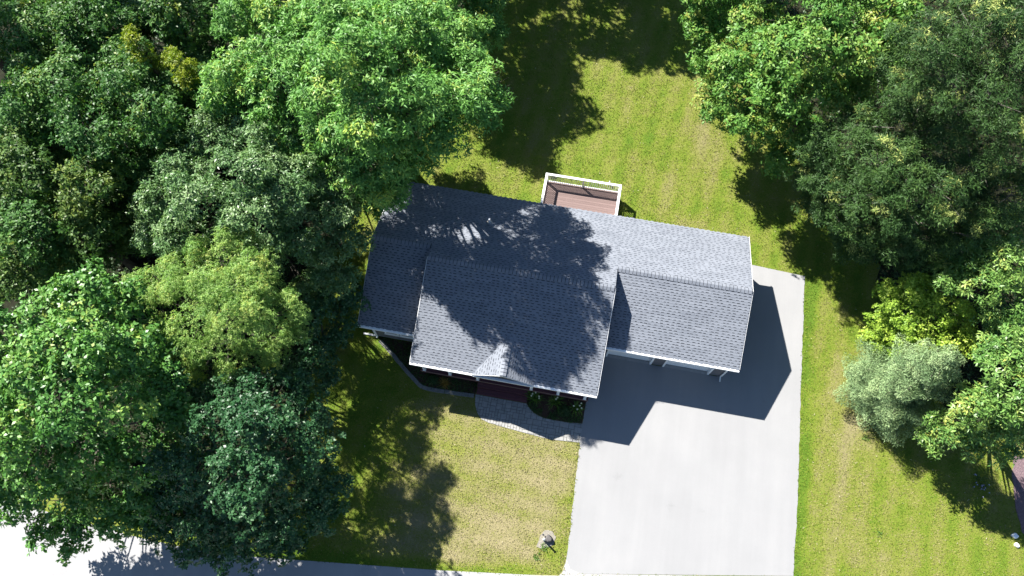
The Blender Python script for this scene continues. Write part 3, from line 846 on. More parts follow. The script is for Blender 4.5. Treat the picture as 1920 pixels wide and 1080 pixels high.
# ------------------------------------------------------------------ trees: name, label, group, species, trunk foot, crown lobes (x, y, z, radius)
TREES = [
    ('ash_tree', 'large bright green ash tree overhanging the back left corner of the roof', 'broadleaf trees left of the house', 'ash', (-10.21, 19.99), [(-10.41, 18.84, 13.5, 1.4), (-8.63, 19.16, 13.5, 1.5), (-7.43, 19.31, 12.5, 1.2), (-9.15, 16.51, 14.8, 1.5), (-8.46, 15.83, 14.4, 1.3), (-7.49, 18.31, 12.2, 1.2), (-6.13, 19.67, 10.8, 1.0), (-6.9, 21.27, 11.4, 1.2), (-5.36, 20.45, 10.8, 1.1), (-8.59, 21.48, 11.6, 1.3), (-10.05, 21.18, 12.0, 1.3), (-8.47, 19.68, 8.0, 1.3), (-10.25, 21.01, 9.8, 1.4), (-8.63, 21.32, 9.0, 1.3), (-7.3, 21.54, 8.6, 1.2), (-9.88, 20.18, 8.4, 1.2), (-11.84, 22.95, 6.5, 1.3), (-10.3, 21.4, 5.0, 1.2), (-8.06, 20.53, 5.0, 1.2), (-8.27, 14.79, 14.0, 1.3), (-8.02, 14.15, 13.2, 1.0), (-7.17, 15.21, 13.5, 1.4), (-6.3, 16.0, 13.4, 1.2), (-5.1, 16.8, 12.6, 1.2), (-3.96, 18.5, 11.6, 1.0), (-4.25, 17.07, 11.2, 1.1), (-3.43, 18.74, 11.0, 0.7), (-9.7, 14.63, 11.6, 1.3), (-8.01, 14.78, 11.4, 1.1), (-8.57, 14.12, 10.2, 1.0), (-6.55, 15.11, 12.6, 1.0), (-6.0, 15.04, 12.0, 1.1), (-5.01, 15.5, 11.8, 1.0), (-7.91, 13.91, 9.5, 0.85), (-8.99, 13.99, 8.5, 0.75), (-8.67, 14.34, 7.6, 0.75), (-8.09, 14.24, 7.2, 0.55), (-9.13, 14.08, 6.8, 0.6), (-7.71, 14.62, 7.8, 0.5), (-10.04, 14.27, 9.0, 0.9), (-6.94, 15.59, 9.5, 0.9), (-7.56, 14.41, 10.5, 0.9)], 1.0, None, (-7.94, 17.73)),
    ('ash_tree', 'dark shaded green tree at the top edge right of the ash, beside the back lawn', 'broadleaf trees left of the house', 'ash', (-8.21, 30.05), [(-7.32, 26.09, 5.8, 1.3), (-6.41, 28.58, 5.0, 1.2), (-6.3, 25.58, 5.0, 1.0), (-8.27, 27.76, 6.4, 1.4), (-6.96, 30.65, 5.8, 1.5), (-9.25, 26.13, 5.8, 1.3), (-7.52, 25.06, 4.4, 0.9), (-5.64, 27.41, 4.4, 0.8), (-9.38, 29.92, 6.5, 1.5), (-10.09, 27.21, 6.2, 1.2)], 1.0, None, (-7.85, 27.65)),
    ('ash_tree', 'light green ash tree filling the top edge, left of the tree over the roof', 'broadleaf trees left of the house', 'ash', (-15.9, 21.27), [(-17.52, 21.62, 10.0, 1.5), (-14.97, 21.36, 11.0, 1.6), (-12.74, 20.81, 11.5, 1.5), (-17.88, 24.08, 10.0, 1.5), (-14.28, 23.75, 11.0, 1.6), (-16.23, 18.13, 10.4, 1.4), (-14.34, 18.8, 11.4, 1.4), (-12.46, 18.5, 11.6, 1.5), (-16.85, 17.0, 9.6, 1.2), (-14.48, 16.7, 10.6, 1.4), (-13.18, 17.43, 11.2, 1.2), (-13.42, 16.2, 9.6, 1.4), (-11.12, 15.99, 12.0, 1.4), (-10.62, 16.9, 12.5, 1.2), (-12.48, 15.2, 9.0, 1.3), (-10.94, 15.51, 10.6, 1.2), (-16.01, 16.74, 8.6, 1.1), (-14.18, 15.67, 7.0, 1.0)], 1.0, None, (-14.14, 18.6)),
    ('walnut_tree', 'round silvery green tree left of the left roof edge', 'broadleaf trees left of the house', 'pale', (-17.05, 13.92), [(-19.48, 11.55, 7.5, 1.2), (-18.62, 13.14, 8.5, 1.3), (-17.39, 14.65, 8.7, 1.4), (-15.87, 15.56, 8.7, 1.3), (-14.85, 12.64, 10.0, 1.6), (-16.27, 11.3, 9.6, 1.5), (-13.8, 14.37, 9.2, 1.4), (-12.73, 12.52, 9.1, 1.5), (-12.08, 14.33, 8.0, 1.1), (-11.13, 12.57, 7.6, 1.2), (-10.33, 12.52, 6.8, 0.9), (-10.12, 11.78, 6.2, 0.9), (-14.01, 10.78, 9.2, 1.4), (-12.15, 10.89, 7.6, 1.3), (-19.46, 10.33, 6.6, 1.1), (-11.23, 10.84, 5.8, 1.1), (-10.56, 9.79, 5.0, 1.0), (-20.33, 10.99, 6.5, 0.8), (-10.85, 13.67, 6.5, 0.8), (-11.85, 9.41, 4.6, 1.0), (-17.56, 10.1, 7.5, 1.2), (-15.9, 10.34, 7.0, 1.2), (-13.76, 10.07, 6.5, 1.2)], 1.0, None, (-14.5, 11.99)),
    ('birch_tree', 'yellow-green feathery birch tree in front of the silvery tree', 'broadleaf trees left of the house', 'yellow', (-16.54, 7.0), [(-15.94, 8.54, 8.4, 0.86), (-14.41, 8.98, 9.0, 0.95), (-12.82, 7.93, 9.6, 0.95), (-16.12, 7.05, 8.6, 0.86), (-13.88, 6.58, 10.2, 1.03), (-14.71, 5.26, 9.2, 0.95), (-12.48, 5.52, 10.4, 1.03), (-13.86, 4.39, 8.4, 0.86), (-11.84, 6.23, 9.4, 0.77), (-10.86, 6.69, 8.6, 0.69), (-19.02, 7.35, 7.2, 0.69), (-17.66, 6.65, 7.5, 0.69), (-12.46, 5.0, 7.2, 0.77), (-11.86, 5.83, 6.6, 0.69), (-12.55, 5.71, 5.2, 0.77), (-15.62, 3.76, 5.2, 0.52), (-12.9, 7.1, 10.0, 0.86), (-13.98, 4.26, 6.0, 0.69), (-17.68, 8.29, 7.6, 0.6), (-17.57, 5.74, 7.0, 0.7), (-16.47, 4.44, 6.6, 0.7), (-12.02, 7.77, 8.0, 0.7), (-14.72, 10.04, 8.4, 0.6), (-12.66, 8.78, 8.6, 0.6), (-11.08, 6.58, 6.4, 0.6), (-14.84, 7.45, 9.2, 0.8), (-13.5, 5.04, 8.6, 0.8), (-18.01, 7.46, 7.4, 0.6)], 1.0, None, (-14.26, 6.58)),
    ('understory_tree', 'low shaded dark tree between the birch and the left wing of the house', 'broadleaf trees left of the house', 'dark', (-11.33, 7.64), [(-11.03, 8.2, 4.2, 1.0), (-9.95, 8.13, 3.2, 0.8), (-11.3, 6.56, 3.6, 0.9), (-10.44, 6.72, 2.6, 0.8), (-10.08, 9.5, 3.6, 0.8), (-11.44, 5.09, 3.6, 0.9), (-10.74, 5.53, 2.4, 0.7)], 0.7, None, (-10.74, 7.12)),
    ('maple_tree', 'large glossy green maple tree at the lower left corner, over the street', 'broadleaf trees left of the house', 'maple', (-21.88, 0.68), [(-19.35, 5.21, 10.5, 1.3), (-20.91, 4.1, 10.0, 1.5), (-18.16, 5.0, 9.6, 1.2), (-22.18, 3.01, 9.6, 1.4), (-17.5, 2.9, 12.0, 1.5), (-19.14, 1.36, 11.6, 1.6), (-16.5, 3.09, 10.4, 1.3), (-16.83, 4.35, 8.0, 1.0), (-17.11, 0.6, 11.8, 1.5), (-20.1, -0.7, 10.0, 1.5), (-15.94, 1.03, 10.8, 1.4), (-15.41, 2.32, 8.6, 1.2), (-15.05, 1.18, 7.4, 1.1), (-19.82, -1.35, 8.0, 1.5), (-17.69, -0.9, 8.4, 1.4), (-16.08, -0.49, 7.6, 1.3), (-22.35, -2.7, 5.6, 1.2), (-20.12, -2.95, 4.8, 1.2), (-18.16, -2.58, 4.8, 1.2), (-19.21, -3.91, 3.4, 0.9), (-20.14, -4.57, 3.2, 0.8), (-22.58, -3.72, 4.2, 0.8), (-16.6, -2.17, 4.8, 1.1), (-17.64, -3.51, 3.6, 0.9), (-22.57, 1.02, 9.5, 1.5), (-22.65, -1.92, 7.5, 1.4), (-15.03, -0.3, 6.0, 1.1), (-15.96, -2.72, 3.8, 1.0), (-21.35, -4.3, 3.2, 0.8)], 1.0, None, (-18.72, 0.18)),
    ('linden_tree', 'dark green dense round tree on the front lawn beside the street', 'broadleaf trees left of the house', 'dark', (-13.82, -0.39), [(-12.16, 2.53, 7.6, 1.34), (-10.86, 3.2, 6.8, 1.23), (-9.59, 2.67, 6.2, 1.12), (-12.34, 1.01, 8.4, 1.46), (-10.45, 1.22, 9.2, 1.46), (-9.31, 0.94, 8.0, 1.34), (-8.86, 1.39, 5.6, 1.01), (-13.06, -0.42, 7.8, 1.46), (-10.68, -0.54, 8.6, 1.57), (-9.37, -0.48, 7.2, 1.34), (-8.55, -0.17, 4.6, 1.01), (-14.48, -1.84, 5.4, 1.34), (-12.17, -2.16, 5.8, 1.46), (-10.48, -2.16, 5.2, 1.34), (-9.05, -1.96, 4.2, 1.12), (-13.63, -3.51, 3.6, 1.12), (-11.61, -3.62, 3.6, 1.01), (-15.09, -3.4, 3.4, 1.01), (-9.94, -3.06, 3.2, 0.9), (-8.33, -1.27, 3.2, 0.9), (-14.31, 2.87, 6.0, 1.12)], 1.0, None, (-11.23, -0.33)),
    ('woodland_tree', 'dark green tree nearest the top left corner of the photo', 'woodland trees at the upper left', 'wood', (-30.93, 20.88), [(-29.67, 19.84, 8.5, 1.6), (-30.42, 22.16, 6.31, 1.12), (-30.41, 20.0, 6.26, 1.05), (-29.61, 18.82, 7.61, 1.21), (-32.46, 20.35, 7.14, 1.15), (-32.32, 20.7, 7.36, 0.98), (-32.02, 22.75, 7.32, 1.22), (-31.28, 23.3, 6.23, 0.9)], 1.0, None, (-30.93, 20.88)),
    ('woodland_tree', 'dark tree at the top edge, second from the left corner', 'woodland trees at the upper left', 'wood', (-27.18, 21.28), [(-26.1, 20.42, 9.0, 1.52), (-26.89, 22.41, 6.46, 1.15), (-25.53, 20.12, 7.81, 0.88), (-26.5, 19.48, 7.82, 1.17), (-27.46, 19.93, 8.04, 1.09), (-29.01, 21.71, 7.61, 1.04), (-28.48, 22.91, 7.43, 0.91), (-27.99, 23.86, 6.98, 1.05)], 1.0, None, (-27.18, 21.28)),
    ('woodland_tree', 'dark shaded tree at the top edge beside the light green ash', 'woodland trees at the upper left', 'wood', (-23.12, 23.22), [(-22.04, 22.06, 8.4, 1.6), (-21.36, 23.74, 7.29, 1.13), (-22.03, 22.23, 6.49, 1.07), (-22.54, 21.74, 6.48, 1.05), (-24.84, 22.56, 6.92, 0.93), (-25.57, 23.59, 6.36, 1.08), (-24.02, 24.67, 7.2, 1.05), (-23.43, 25.5, 6.47, 1.11)], 1.0, None, (-23.12, 23.22)),
    ('woodland_tree', 'green woodland tree below the top left corner', 'woodland trees at the upper left', 'wood', (-27.07, 17.03), [(-25.75, 16.1, 9.5, 1.6), (-25.9, 17.01, 7.41, 1.13), (-26.05, 16.59, 7.62, 0.89), (-27.27, 15.59, 7.13, 0.89), (-28.32, 16.27, 7.21, 0.85), (-28.04, 16.79, 8.47, 1.05), (-28.95, 18.66, 7.38, 1.13), (-27.0, 18.91, 7.67, 1.17)], 1.0, None, (-27.07, 17.03)),
    ('woodland_tree', 'woodland tree just below the lime green sapling', 'woodland trees at the upper left', 'wood', (-23.37, 17.47), [(-22.29, 16.68, 10.0, 1.28), (-22.38, 17.71, 7.88, 0.74), (-22.68, 17.29, 7.75, 0.68), (-22.45, 15.87, 8.99, 0.88), (-24.94, 17.18, 7.65, 0.86), (-25.05, 18.11, 8.08, 0.87), (-24.52, 18.96, 8.23, 0.75), (-23.02, 18.6, 9.02, 0.86)], 1.0, None, (-23.37, 17.47)),
    ('woodland_tree', 'woodland tree at the left edge, a quarter of the way down', 'woodland trees at the upper left', 'wood', (-28.61, 14.78), [(-27.26, 13.91, 9.0, 1.52), (-27.77, 14.88, 6.78, 1.16), (-26.86, 13.74, 7.6, 0.86), (-27.69, 12.84, 7.93, 1.05), (-29.46, 13.85, 7.43, 0.94), (-31.47, 15.61, 6.54, 0.88), (-30.04, 16.87, 6.47, 1.11), (-29.13, 16.41, 6.53, 1.18)], 1.0, None, (-28.61, 14.78)),
    ('woodland_tree', 'woodland tree in the middle of the upper left wood', 'woodland trees at the upper left', 'wood', (-24.12, 14.29), [(-23.06, 13.71, 9.5, 1.52), (-21.97, 14.16, 8.67, 1.16), (-23.91, 13.88, 7.25, 1.1), (-23.46, 12.76, 8.04, 0.97), (-26.05, 14.04, 7.36, 0.9), (-25.4, 14.7, 8.21, 0.98), (-26.09, 15.94, 7.23, 0.87), (-24.45, 15.92, 7.37, 0.84)], 1.0, None, (-24.12, 14.29)),
    ('woodland_tree', 'bushy woodland tree left of the light green ash', 'woodland trees at the upper left', 'wood', (-21.04, 16.0), [(-20.05, 15.17, 10.0, 1.28), (-20.68, 17.14, 7.45, 0.88), (-19.77, 15.04, 8.95, 0.99), (-21.44, 15.16, 8.13, 0.9), (-22.04, 15.62, 8.64, 0.73), (-23.1, 16.91, 7.88, 0.72), (-21.49, 16.7, 8.91, 0.83), (-20.89, 17.0, 8.76, 0.81)], 1.0, None, (-21.04, 16.0)),
    ('woodland_tree', 'small woodland tree touching the left side of the light green ash', 'woodland trees at the upper left', 'wood', (-20.13, 19.13), [(-19.22, 18.06, 8.5, 1.04), (-19.73, 20.17, 6.12, 0.65), (-18.95, 18.17, 7.55, 0.6), (-19.52, 17.55, 7.36, 0.6), (-21.02, 18.33, 7.52, 0.63), (-21.43, 19.96, 6.57, 0.73), (-20.99, 20.29, 6.4, 0.76), (-20.29, 20.36, 6.4, 0.8)], 1.0, None, (-20.13, 19.13)),
    ('woodland_tree', 'yellow-green woodland tree at the left edge, a third of the way down', 'woodland trees at the upper left', 'wood2', (-26.76, 11.9), [(-25.71, 11.39, 9.0, 1.52), (-25.96, 12.67, 7.21, 0.84), (-25.63, 11.06, 7.19, 1.0), (-26.89, 10.63, 7.7, 1.12), (-28.57, 11.1, 6.61, 1.01), (-27.93, 12.19, 7.89, 1.09), (-27.34, 13.32, 7.95, 1.07), (-26.31, 13.34, 7.0, 0.97)], 1.0, None, (-26.76, 11.9)),
    ('woodland_tree', 'woodland tree with yellowish tips left of the silvery tree', 'woodland trees at the upper left', 'wood2', (-23.63, 11.8), [(-22.37, 11.06, 8.8, 1.36), (-22.75, 11.83, 6.52, 0.8), (-22.62, 11.08, 7.02, 0.74), (-22.76, 10.3, 7.93, 0.99), (-24.87, 11.55, 6.86, 0.89), (-25.33, 12.17, 6.81, 0.81), (-25.27, 13.31, 6.21, 1.03), (-23.52, 13.07, 6.36, 1.05)], 1.0, None, (-23.63, 11.8)),
    ('woodland_tree', 'low dark tree in the gap left of the silvery tree', 'woodland trees at the upper left', 'wood', (-22.56, 13.95), [(-21.69, 13.31, 7.0, 1.04), (-22.42, 14.4, 4.5, 0.67), (-21.43, 13.19, 5.89, 0.6), (-22.88, 13.32, 4.99, 0.65), (-23.13, 13.25, 5.8, 0.73), (-24.23, 14.92, 4.75, 0.63), (-23.33, 15.1, 5.18, 0.65), (-21.68, 14.6, 6.01, 0.57)], 1.0, None, (-22.56, 13.95)),
    ('woodland_tree', 'woodland tree at the left edge above the glossy maple', 'woodland trees at the upper left', 'wood', (-25.6, 9.28), [(-24.52, 8.77, 8.2, 1.44), (-24.62, 9.71, 6.28, 1.01), (-24.33, 7.94, 7.11, 0.84), (-26.27, 8.37, 5.67, 1.02), (-26.37, 8.44, 6.99, 0.97), (-27.0, 9.96, 6.59, 0.88), (-25.92, 10.18, 7.28, 1.0), (-26.29, 10.97, 5.77, 0.97)], 1.0, None, (-25.6, 9.28)),
    ('woodland_tree', 'woodland tree between the silvery tree and the glossy maple', 'woodland trees at the upper left', 'wood2', (-23.34, 9.81), [(-22.26, 9.23, 7.2, 1.28), (-22.62, 10.71, 5.1, 0.68), (-22.96, 9.32, 4.81, 0.95), (-23.06, 8.59, 5.51, 0.76), (-24.24, 9.07, 5.56, 0.98), (-24.31, 10.13, 5.77, 0.98), (-24.2, 11.15, 5.24, 0.89), (-23.15, 10.8, 5.9, 0.73)], 1.0, None, (-23.34, 9.81)),
    ('woodland_tree', 'small shaded tree at the upper left rim of the silvery tree', 'woodland trees at the upper left', 'wood', (-21.27, 16.56), [(-20.1, 15.58, 7.5, 0.96), (-20.67, 16.98, 5.5, 0.56), (-21.06, 16.34, 4.93, 0.67), (-21.36, 16.02, 5.19, 0.72), (-22.3, 16.39, 4.94, 0.72), (-22.38, 16.96, 5.35, 0.74), (-22.32, 17.69, 5.14, 0.68), (-20.24, 16.95, 6.28, 0.73)], 1.0, None, (-21.27, 16.56)),
    ('woodland_tree', 'low shaded tree in the gap above the glossy maple', 'woodland trees at the upper left', 'wood', (-25.35, 8.11), [(-24.2, 7.68, 5.5, 1.12), (-23.93, 7.85, 4.5, 0.62), (-25.05, 7.44, 2.92, 0.78), (-25.38, 7.03, 3.83, 0.74), (-26.37, 7.66, 3.14, 0.81), (-26.77, 8.9, 3.64, 0.63), (-26.31, 9.44, 3.14, 0.81), (-25.2, 9.18, 3.26, 0.71)], 1.0, None, (-25.35, 8.11)),
    ('woodland_tree', 'low dark understory tree in the gap below the silvery tree rim', 'woodland trees at the upper left', 'wood', (-23.67, 11.99), [(-22.76, 11.56, 4.5, 1.2), (-22.76, 12.28, 2.4, 0.63), (-22.72, 11.21, 2.83, 0.78), (-23.58, 11.11, 2.65, 0.89), (-24.63, 11.43, 3.13, 0.86), (-25.07, 12.37, 2.7, 0.79), (-24.55, 13.56, 2.47, 0.74), (-23.52, 13.09, 2.87, 0.69)], 1.0, None, (-23.67, 11.99)),
    ('woodland_tree', 'shaded tree at the top edge left of the lime sapling', 'woodland trees at the upper left', 'wood', (-26.71, 22.05), [(-25.74, 21.25, 7.5, 1.28), (-25.95, 22.81, 5.98, 0.72), (-26.05, 21.74, 5.75, 0.85), (-25.97, 20.23, 6.64, 0.98), (-27.76, 21.53, 6.0, 0.81), (-28.9, 22.46, 5.55, 0.86), (-28.0, 24.16, 5.83, 0.85), (-25.65, 23.18, 6.39, 0.71)], 1.0, None, (-26.71, 22.05)),
    ('woodland_tree', 'shaded low tree in the gap left of the light green ash crown', 'woodland trees at the upper left', 'wood', (-21.41, 23.47), [(-20.34, 22.37, 6.0, 1.2), (-19.78, 23.08, 5.02, 0.74), (-20.91, 23.01, 3.61, 0.81), (-21.32, 22.18, 4.18, 0.79), (-22.74, 23.05, 4.27, 0.63), (-23.06, 24.15, 3.62, 0.92), (-21.89, 24.44, 5.08, 0.88), (-21.62, 25.45, 4.04, 0.89)], 1.0, None, (-21.41, 23.47)),
    ('woodland_tree', 'shaded low tree in the heart of the upper left wood', 'woodland trees at the upper left', 'wood', (-29.28, 15.7), [(-27.97, 15.09, 5.0, 1.28), (-28.5, 15.98, 2.79, 0.84), (-28.32, 14.6, 3.42, 0.7), (-29.69, 14.65, 2.42, 0.75), (-30.6, 15.53, 3.15, 0.8), (-31.2, 16.23, 2.88, 0.89), (-29.51, 16.5, 4.18, 0.97), (-28.84, 17.08, 3.45, 0.71)], 1.0, None, (-29.28, 15.7)),
    ('woodland_tree', 'shaded low tree under the second lime sapling', 'woodland trees at the upper left', 'wood', (-23.96, 20.92), [(-22.94, 20.02, 5.5, 1.28), (-23.44, 21.85, 2.98, 0.88), (-22.18, 19.4, 4.54, 0.93), (-23.43, 19.6, 4.12, 0.91), (-25.36, 20.47, 4.13, 0.71), (-25.47, 21.25, 3.8, 0.83), (-25.67, 22.58, 3.12, 0.9), (-24.1, 22.79, 3.89, 0.79)], 1.0, None, (-23.96, 20.92)),
    ('woodland_tree', 'low bright tree at the left edge, touching the glossy maple', 'woodland trees at the upper left', 'wood2', (-27.3, 7.37), [(-25.97, 6.94, 6.5, 1.12), (-26.29, 7.88, 4.98, 0.84), (-26.98, 6.86, 4.01, 0.67), (-27.72, 6.54, 4.48, 0.86), (-28.81, 7.12, 4.25, 0.59), (-29.09, 7.75, 4.34, 0.71), (-28.06, 8.13, 4.93, 0.62), (-26.65, 8.15, 4.75, 0.64)], 1.0, None, (-27.3, 7.37)),
    ('lime_sapling', 'lime yellow sapling standing out of the dark upper left wood', 'woodland trees at the upper left', 'lime', (-21.68, 18.37), [(-22.08, 18.61, 10.6, 0.5), (-21.63, 18.36, 10.2, 0.5), (-21.24, 18.09, 9.8, 0.4)], 1.0, None, (-21.68, 18.37)),
    ('lime_sapling', 'second lime tipped sapling, nearer to the light green ash', 'woodland trees at the upper left', 'lime', (-19.61, 17.84), [(-19.33, 17.73, 10.4, 0.5), (-19.18, 17.42, 10.0, 0.45), (-20.43, 18.44, 9.8, 0.4)], 1.0, None, (-19.61, 17.84)),
    ('back_tree', 'tall leafy tree just beyond the top edge, above the large ash', 'trees along the back edge of the lawn', 'wood', (-9.8, 31.78), [(-9.6, 31.9, 10.2, 1.84), (-7.95, 32.03, 9.6, 1.11), (-8.61, 33.31, 8.21, 1.03), (-9.21, 33.53, 9.27, 1.07), (-10.01, 33.94, 8.39, 1.18), (-11.52, 32.15, 8.89, 1.33), (-11.59, 31.07, 8.94, 1.11), (-11.15, 30.59, 8.1, 1.3), (-9.44, 29.79, 7.8, 1.3), (-8.62, 30.11, 7.31, 1.27)], 1.1, None, (-9.8, 31.78)),
    ('back_tree', 'tall leafy tree beyond the top edge, behind the back lawn', 'trees along the back edge of the lawn', 'wood', (-5.53, 38.48), [(-5.6, 38.6, 10.5, 1.92), (-3.5, 38.43, 8.72, 1.21), (-3.83, 39.54, 9.29, 1.43), (-4.77, 40.69, 9.67, 1.2), (-6.8, 40.49, 7.87, 1.14), (-7.7, 39.12, 9.48, 1.36), (-7.46, 37.33, 9.37, 1.33), (-6.79, 36.7, 8.05, 1.02), (-4.52, 36.76, 9.22, 1.42), (-4.34, 36.76, 8.47, 1.02)], 1.1, None, (-5.53, 38.48)),
    ('back_tree', 'leafy tree beyond the top edge, shading the right end of the back lawn', 'trees along the back edge of the lawn', 'wood', (-0.63, 37.81), [(-0.6, 38.0, 10.0, 1.76), (1.02, 38.63, 8.07, 1.11), (0.62, 38.59, 8.45, 1.12), (-0.67, 39.58, 7.07, 0.97), (-1.41, 39.07, 8.87, 0.97), (-2.44, 37.94, 8.07, 1.27), (-1.82, 36.95, 7.33, 1.04), (-1.29, 36.17, 8.49, 1.18), (-0.11, 36.7, 7.57, 1.0), (0.38, 36.85, 8.72, 1.3)], 1.1, None, (-0.63, 37.81)),
    ('back_tree', 'leafy tree beyond the top edge, nearest the right hand maple', 'trees along the back edge of the lawn', 'wood', (3.67, 41.37), [(3.6, 41.5, 10.0, 1.84), (5.61, 40.71, 8.93, 1.38), (4.38, 42.88, 8.16, 1.13), (4.09, 43.45, 7.41, 1.07), (2.58, 43.14, 7.97, 1.02), (1.99, 42.25, 7.18, 1.31), (2.18, 40.75, 7.15, 1.06), (2.68, 40.3, 7.99, 1.3), (4.27, 39.57, 7.71, 1.24), (4.94, 39.82, 7.02, 1.27)], 1.1, None, (3.67, 41.37)),
    ('back_tree', 'leafy tree beyond the top edge, above the light green ash', 'trees along the back edge of the lawn', 'wood', (-12.48, 36.91), [(-12.5, 37.0, 12.0, 2.0), (-10.71, 36.46, 9.35, 1.25), (-10.65, 37.97, 10.67, 1.31), (-11.68, 39.0, 11.28, 1.18), (-13.7, 38.02, 10.46, 1.13), (-14.3, 37.86, 9.11, 1.48), (-14.63, 36.58, 10.3, 1.1), (-13.66, 35.65, 10.45, 1.5), (-11.86, 35.55, 10.01, 1.18), (-11.08, 35.24, 11.24, 1.38)], 1.1, None, (-12.48, 36.91)),
    ('back_tree', 'leafy tree beyond the top edge, second row above the large ash', 'trees along the back edge of the lawn', 'wood', (-12.19, 41.51), [(-12.2, 41.5, 10.5, 1.92), (-10.35, 41.02, 8.39, 1.13), (-10.3, 42.38, 8.42, 1.09), (-11.96, 43.51, 8.22, 1.36), (-13.76, 42.77, 7.56, 1.22), (-14.1, 42.64, 9.26, 1.07), (-14.09, 41.4, 7.72, 1.16), (-12.55, 39.35, 9.3, 1.22), (-11.71, 39.57, 8.26, 1.04), (-10.85, 40.69, 8.71, 1.24)], 1.1, None, (-12.19, 41.51)),
    ('back_tree', 'leafy tree beyond the top edge, second row behind the back lawn', 'trees along the back edge of the lawn', 'wood', (-6.16, 42.83), [(-6.2, 43.0, 10.5, 1.92), (-4.32, 42.89, 9.44, 1.34), (-4.37, 43.92, 8.99, 1.3), (-6.27, 44.47, 7.64, 1.03), (-7.32, 44.0, 7.82, 1.26), (-8.12, 43.53, 7.56, 1.19), (-7.35, 42.05, 9.26, 1.27), (-7.1, 41.07, 8.09, 1.13), (-6.13, 41.23, 9.36, 1.39), (-4.45, 42.27, 8.64, 1.01)], 1.1, None, (-6.16, 42.83)),
    ('back_tree', 'leafy tree beyond the top edge, second row, nearer the right hand trees', 'trees along the back edge of the lawn', 'wood', (-1.32, 43.08), [(-1.2, 43.0, 10.5, 1.92), (0.48, 43.19, 8.24, 1.23), (-0.03, 43.87, 8.97, 1.28), (-0.51, 44.59, 9.4, 1.33), (-2.61, 44.61, 7.72, 1.31), (-2.67, 43.08, 9.09, 1.12), (-2.95, 42.74, 8.68, 1.37), (-2.28, 41.64, 7.78, 1.03), (-1.51, 41.57, 8.02, 1.34), (0.12, 42.06, 8.13, 1.07)], 1.1, None, (-1.32, 43.08)),
    ('tall_tree', 'tall tree standing beyond the upper left corner', 'tall trees beyond the upper left frame', 'wood', (-31.76, 29.33), [(-31.5, 29.5, 17.0, 2.4), (-29.68, 29.22, 12.82, 1.45), (-31.07, 31.57, 12.28, 1.58), (-33.39, 31.53, 15.15, 1.3), (-33.79, 27.91, 12.92, 1.53), (-32.39, 27.89, 13.0, 1.2), (-30.15, 28.3, 12.29, 1.3), (-29.62, 29.98, 12.34, 1.47), (-32.58, 31.8, 12.59, 1.65), (-33.06, 29.78, 15.98, 1.6), (-33.28, 27.28, 13.67, 1.65), (-30.57, 26.96, 12.61, 1.6)], 0.8, None, (-31.76, 29.33)),
    ('tall_tree', 'tall tree beyond the left edge, nearest the upper left corner', 'tall trees beyond the upper left frame', 'wood', (-37.56, 22.49), [(-37.5, 22.5, 17.0, 2.4), (-35.42, 22.5, 12.78, 1.56), (-37.11, 24.49, 12.2, 1.28), (-39.45, 23.9, 15.58, 1.62), (-38.96, 21.84, 13.08, 1.5), (-37.68, 21.0, 13.5, 1.64), (-35.65, 22.05, 13.47, 1.27), (-35.99, 23.51, 14.09, 1.27), (-37.74, 24.51, 15.22, 1.59), (-39.8, 22.37, 12.92, 1.48), (-38.39, 20.9, 15.2, 1.34), (-36.58, 20.51, 12.38, 1.56)], 0.8, None, (-37.56, 22.49)),
    ('tall_tree', 'tall tree beyond the top edge, above the dark shaded wood', 'tall trees beyond the upper left frame', 'wood', (-20.22, 35.95), [(-20.0, 36.0, 16.0, 2.24), (-18.53, 36.39, 12.57, 1.29), (-19.27, 37.77, 13.62, 1.41), (-21.35, 36.89, 12.02, 1.38), (-22.19, 35.4, 12.06, 1.41), (-20.37, 33.59, 12.0, 1.32), (-18.83, 34.67, 14.24, 1.28), (-19.04, 37.22, 12.1, 1.36), (-19.93, 38.26, 13.79, 1.22), (-22.21, 36.37, 11.98, 1.3), (-21.49, 34.08, 11.79, 1.22), (-19.37, 34.47, 15.17, 1.18)], 0.8, None, (-20.22, 35.95)),
    ('oak_tree', 'bright green broad tree at the right of the back lawn, with yellowish tips', 'trees right of the driveway', 'oak', (14.1, 26.52), [(6.73, 28.12, 7.5, 1.3), (8.86, 26.28, 9.6, 1.5), (8.77, 24.35, 9.4, 1.5), (7.54, 25.88, 6.8, 1.2), (10.33, 23.15, 11.6, 1.6), (11.72, 25.18, 11.8, 1.5), (13.18, 24.01, 10.8, 1.4), (15.06, 26.33, 11.2, 1.4), (15.01, 25.17, 10.2, 1.2), (7.83, 25.58, 4.6, 0.9), (8.36, 24.79, 4.0, 0.7), (8.34, 24.05, 5.8, 0.8), (9.06, 23.52, 7.2, 1.3), (10.19, 21.82, 10.0, 1.4), (12.14, 22.48, 9.6, 1.3), (14.22, 23.58, 8.4, 1.1), (9.91, 22.02, 6.6, 1.1), (11.83, 22.07, 6.8, 1.1), (9.59, 24.24, 4.2, 0.7), (12.05, 21.72, 5.0, 0.9), (8.86, 27.98, 11.0, 1.5), (12.95, 28.23, 11.5, 1.5), (13.69, 22.42, 6.0, 1.0), (14.16, 26.43, 6.0, 1.5), (12.38, 24.62, 4.5, 1.3), (15.93, 26.75, 6.0, 1.4), (16.05, 30.09, 7.0, 1.5), (10.75, 26.19, 5.5, 1.3), (7.31, 28.0, 4.6, 0.8), (6.73, 28.81, 9.0, 1.4)], 1.0, None, (11.15, 25.28)),
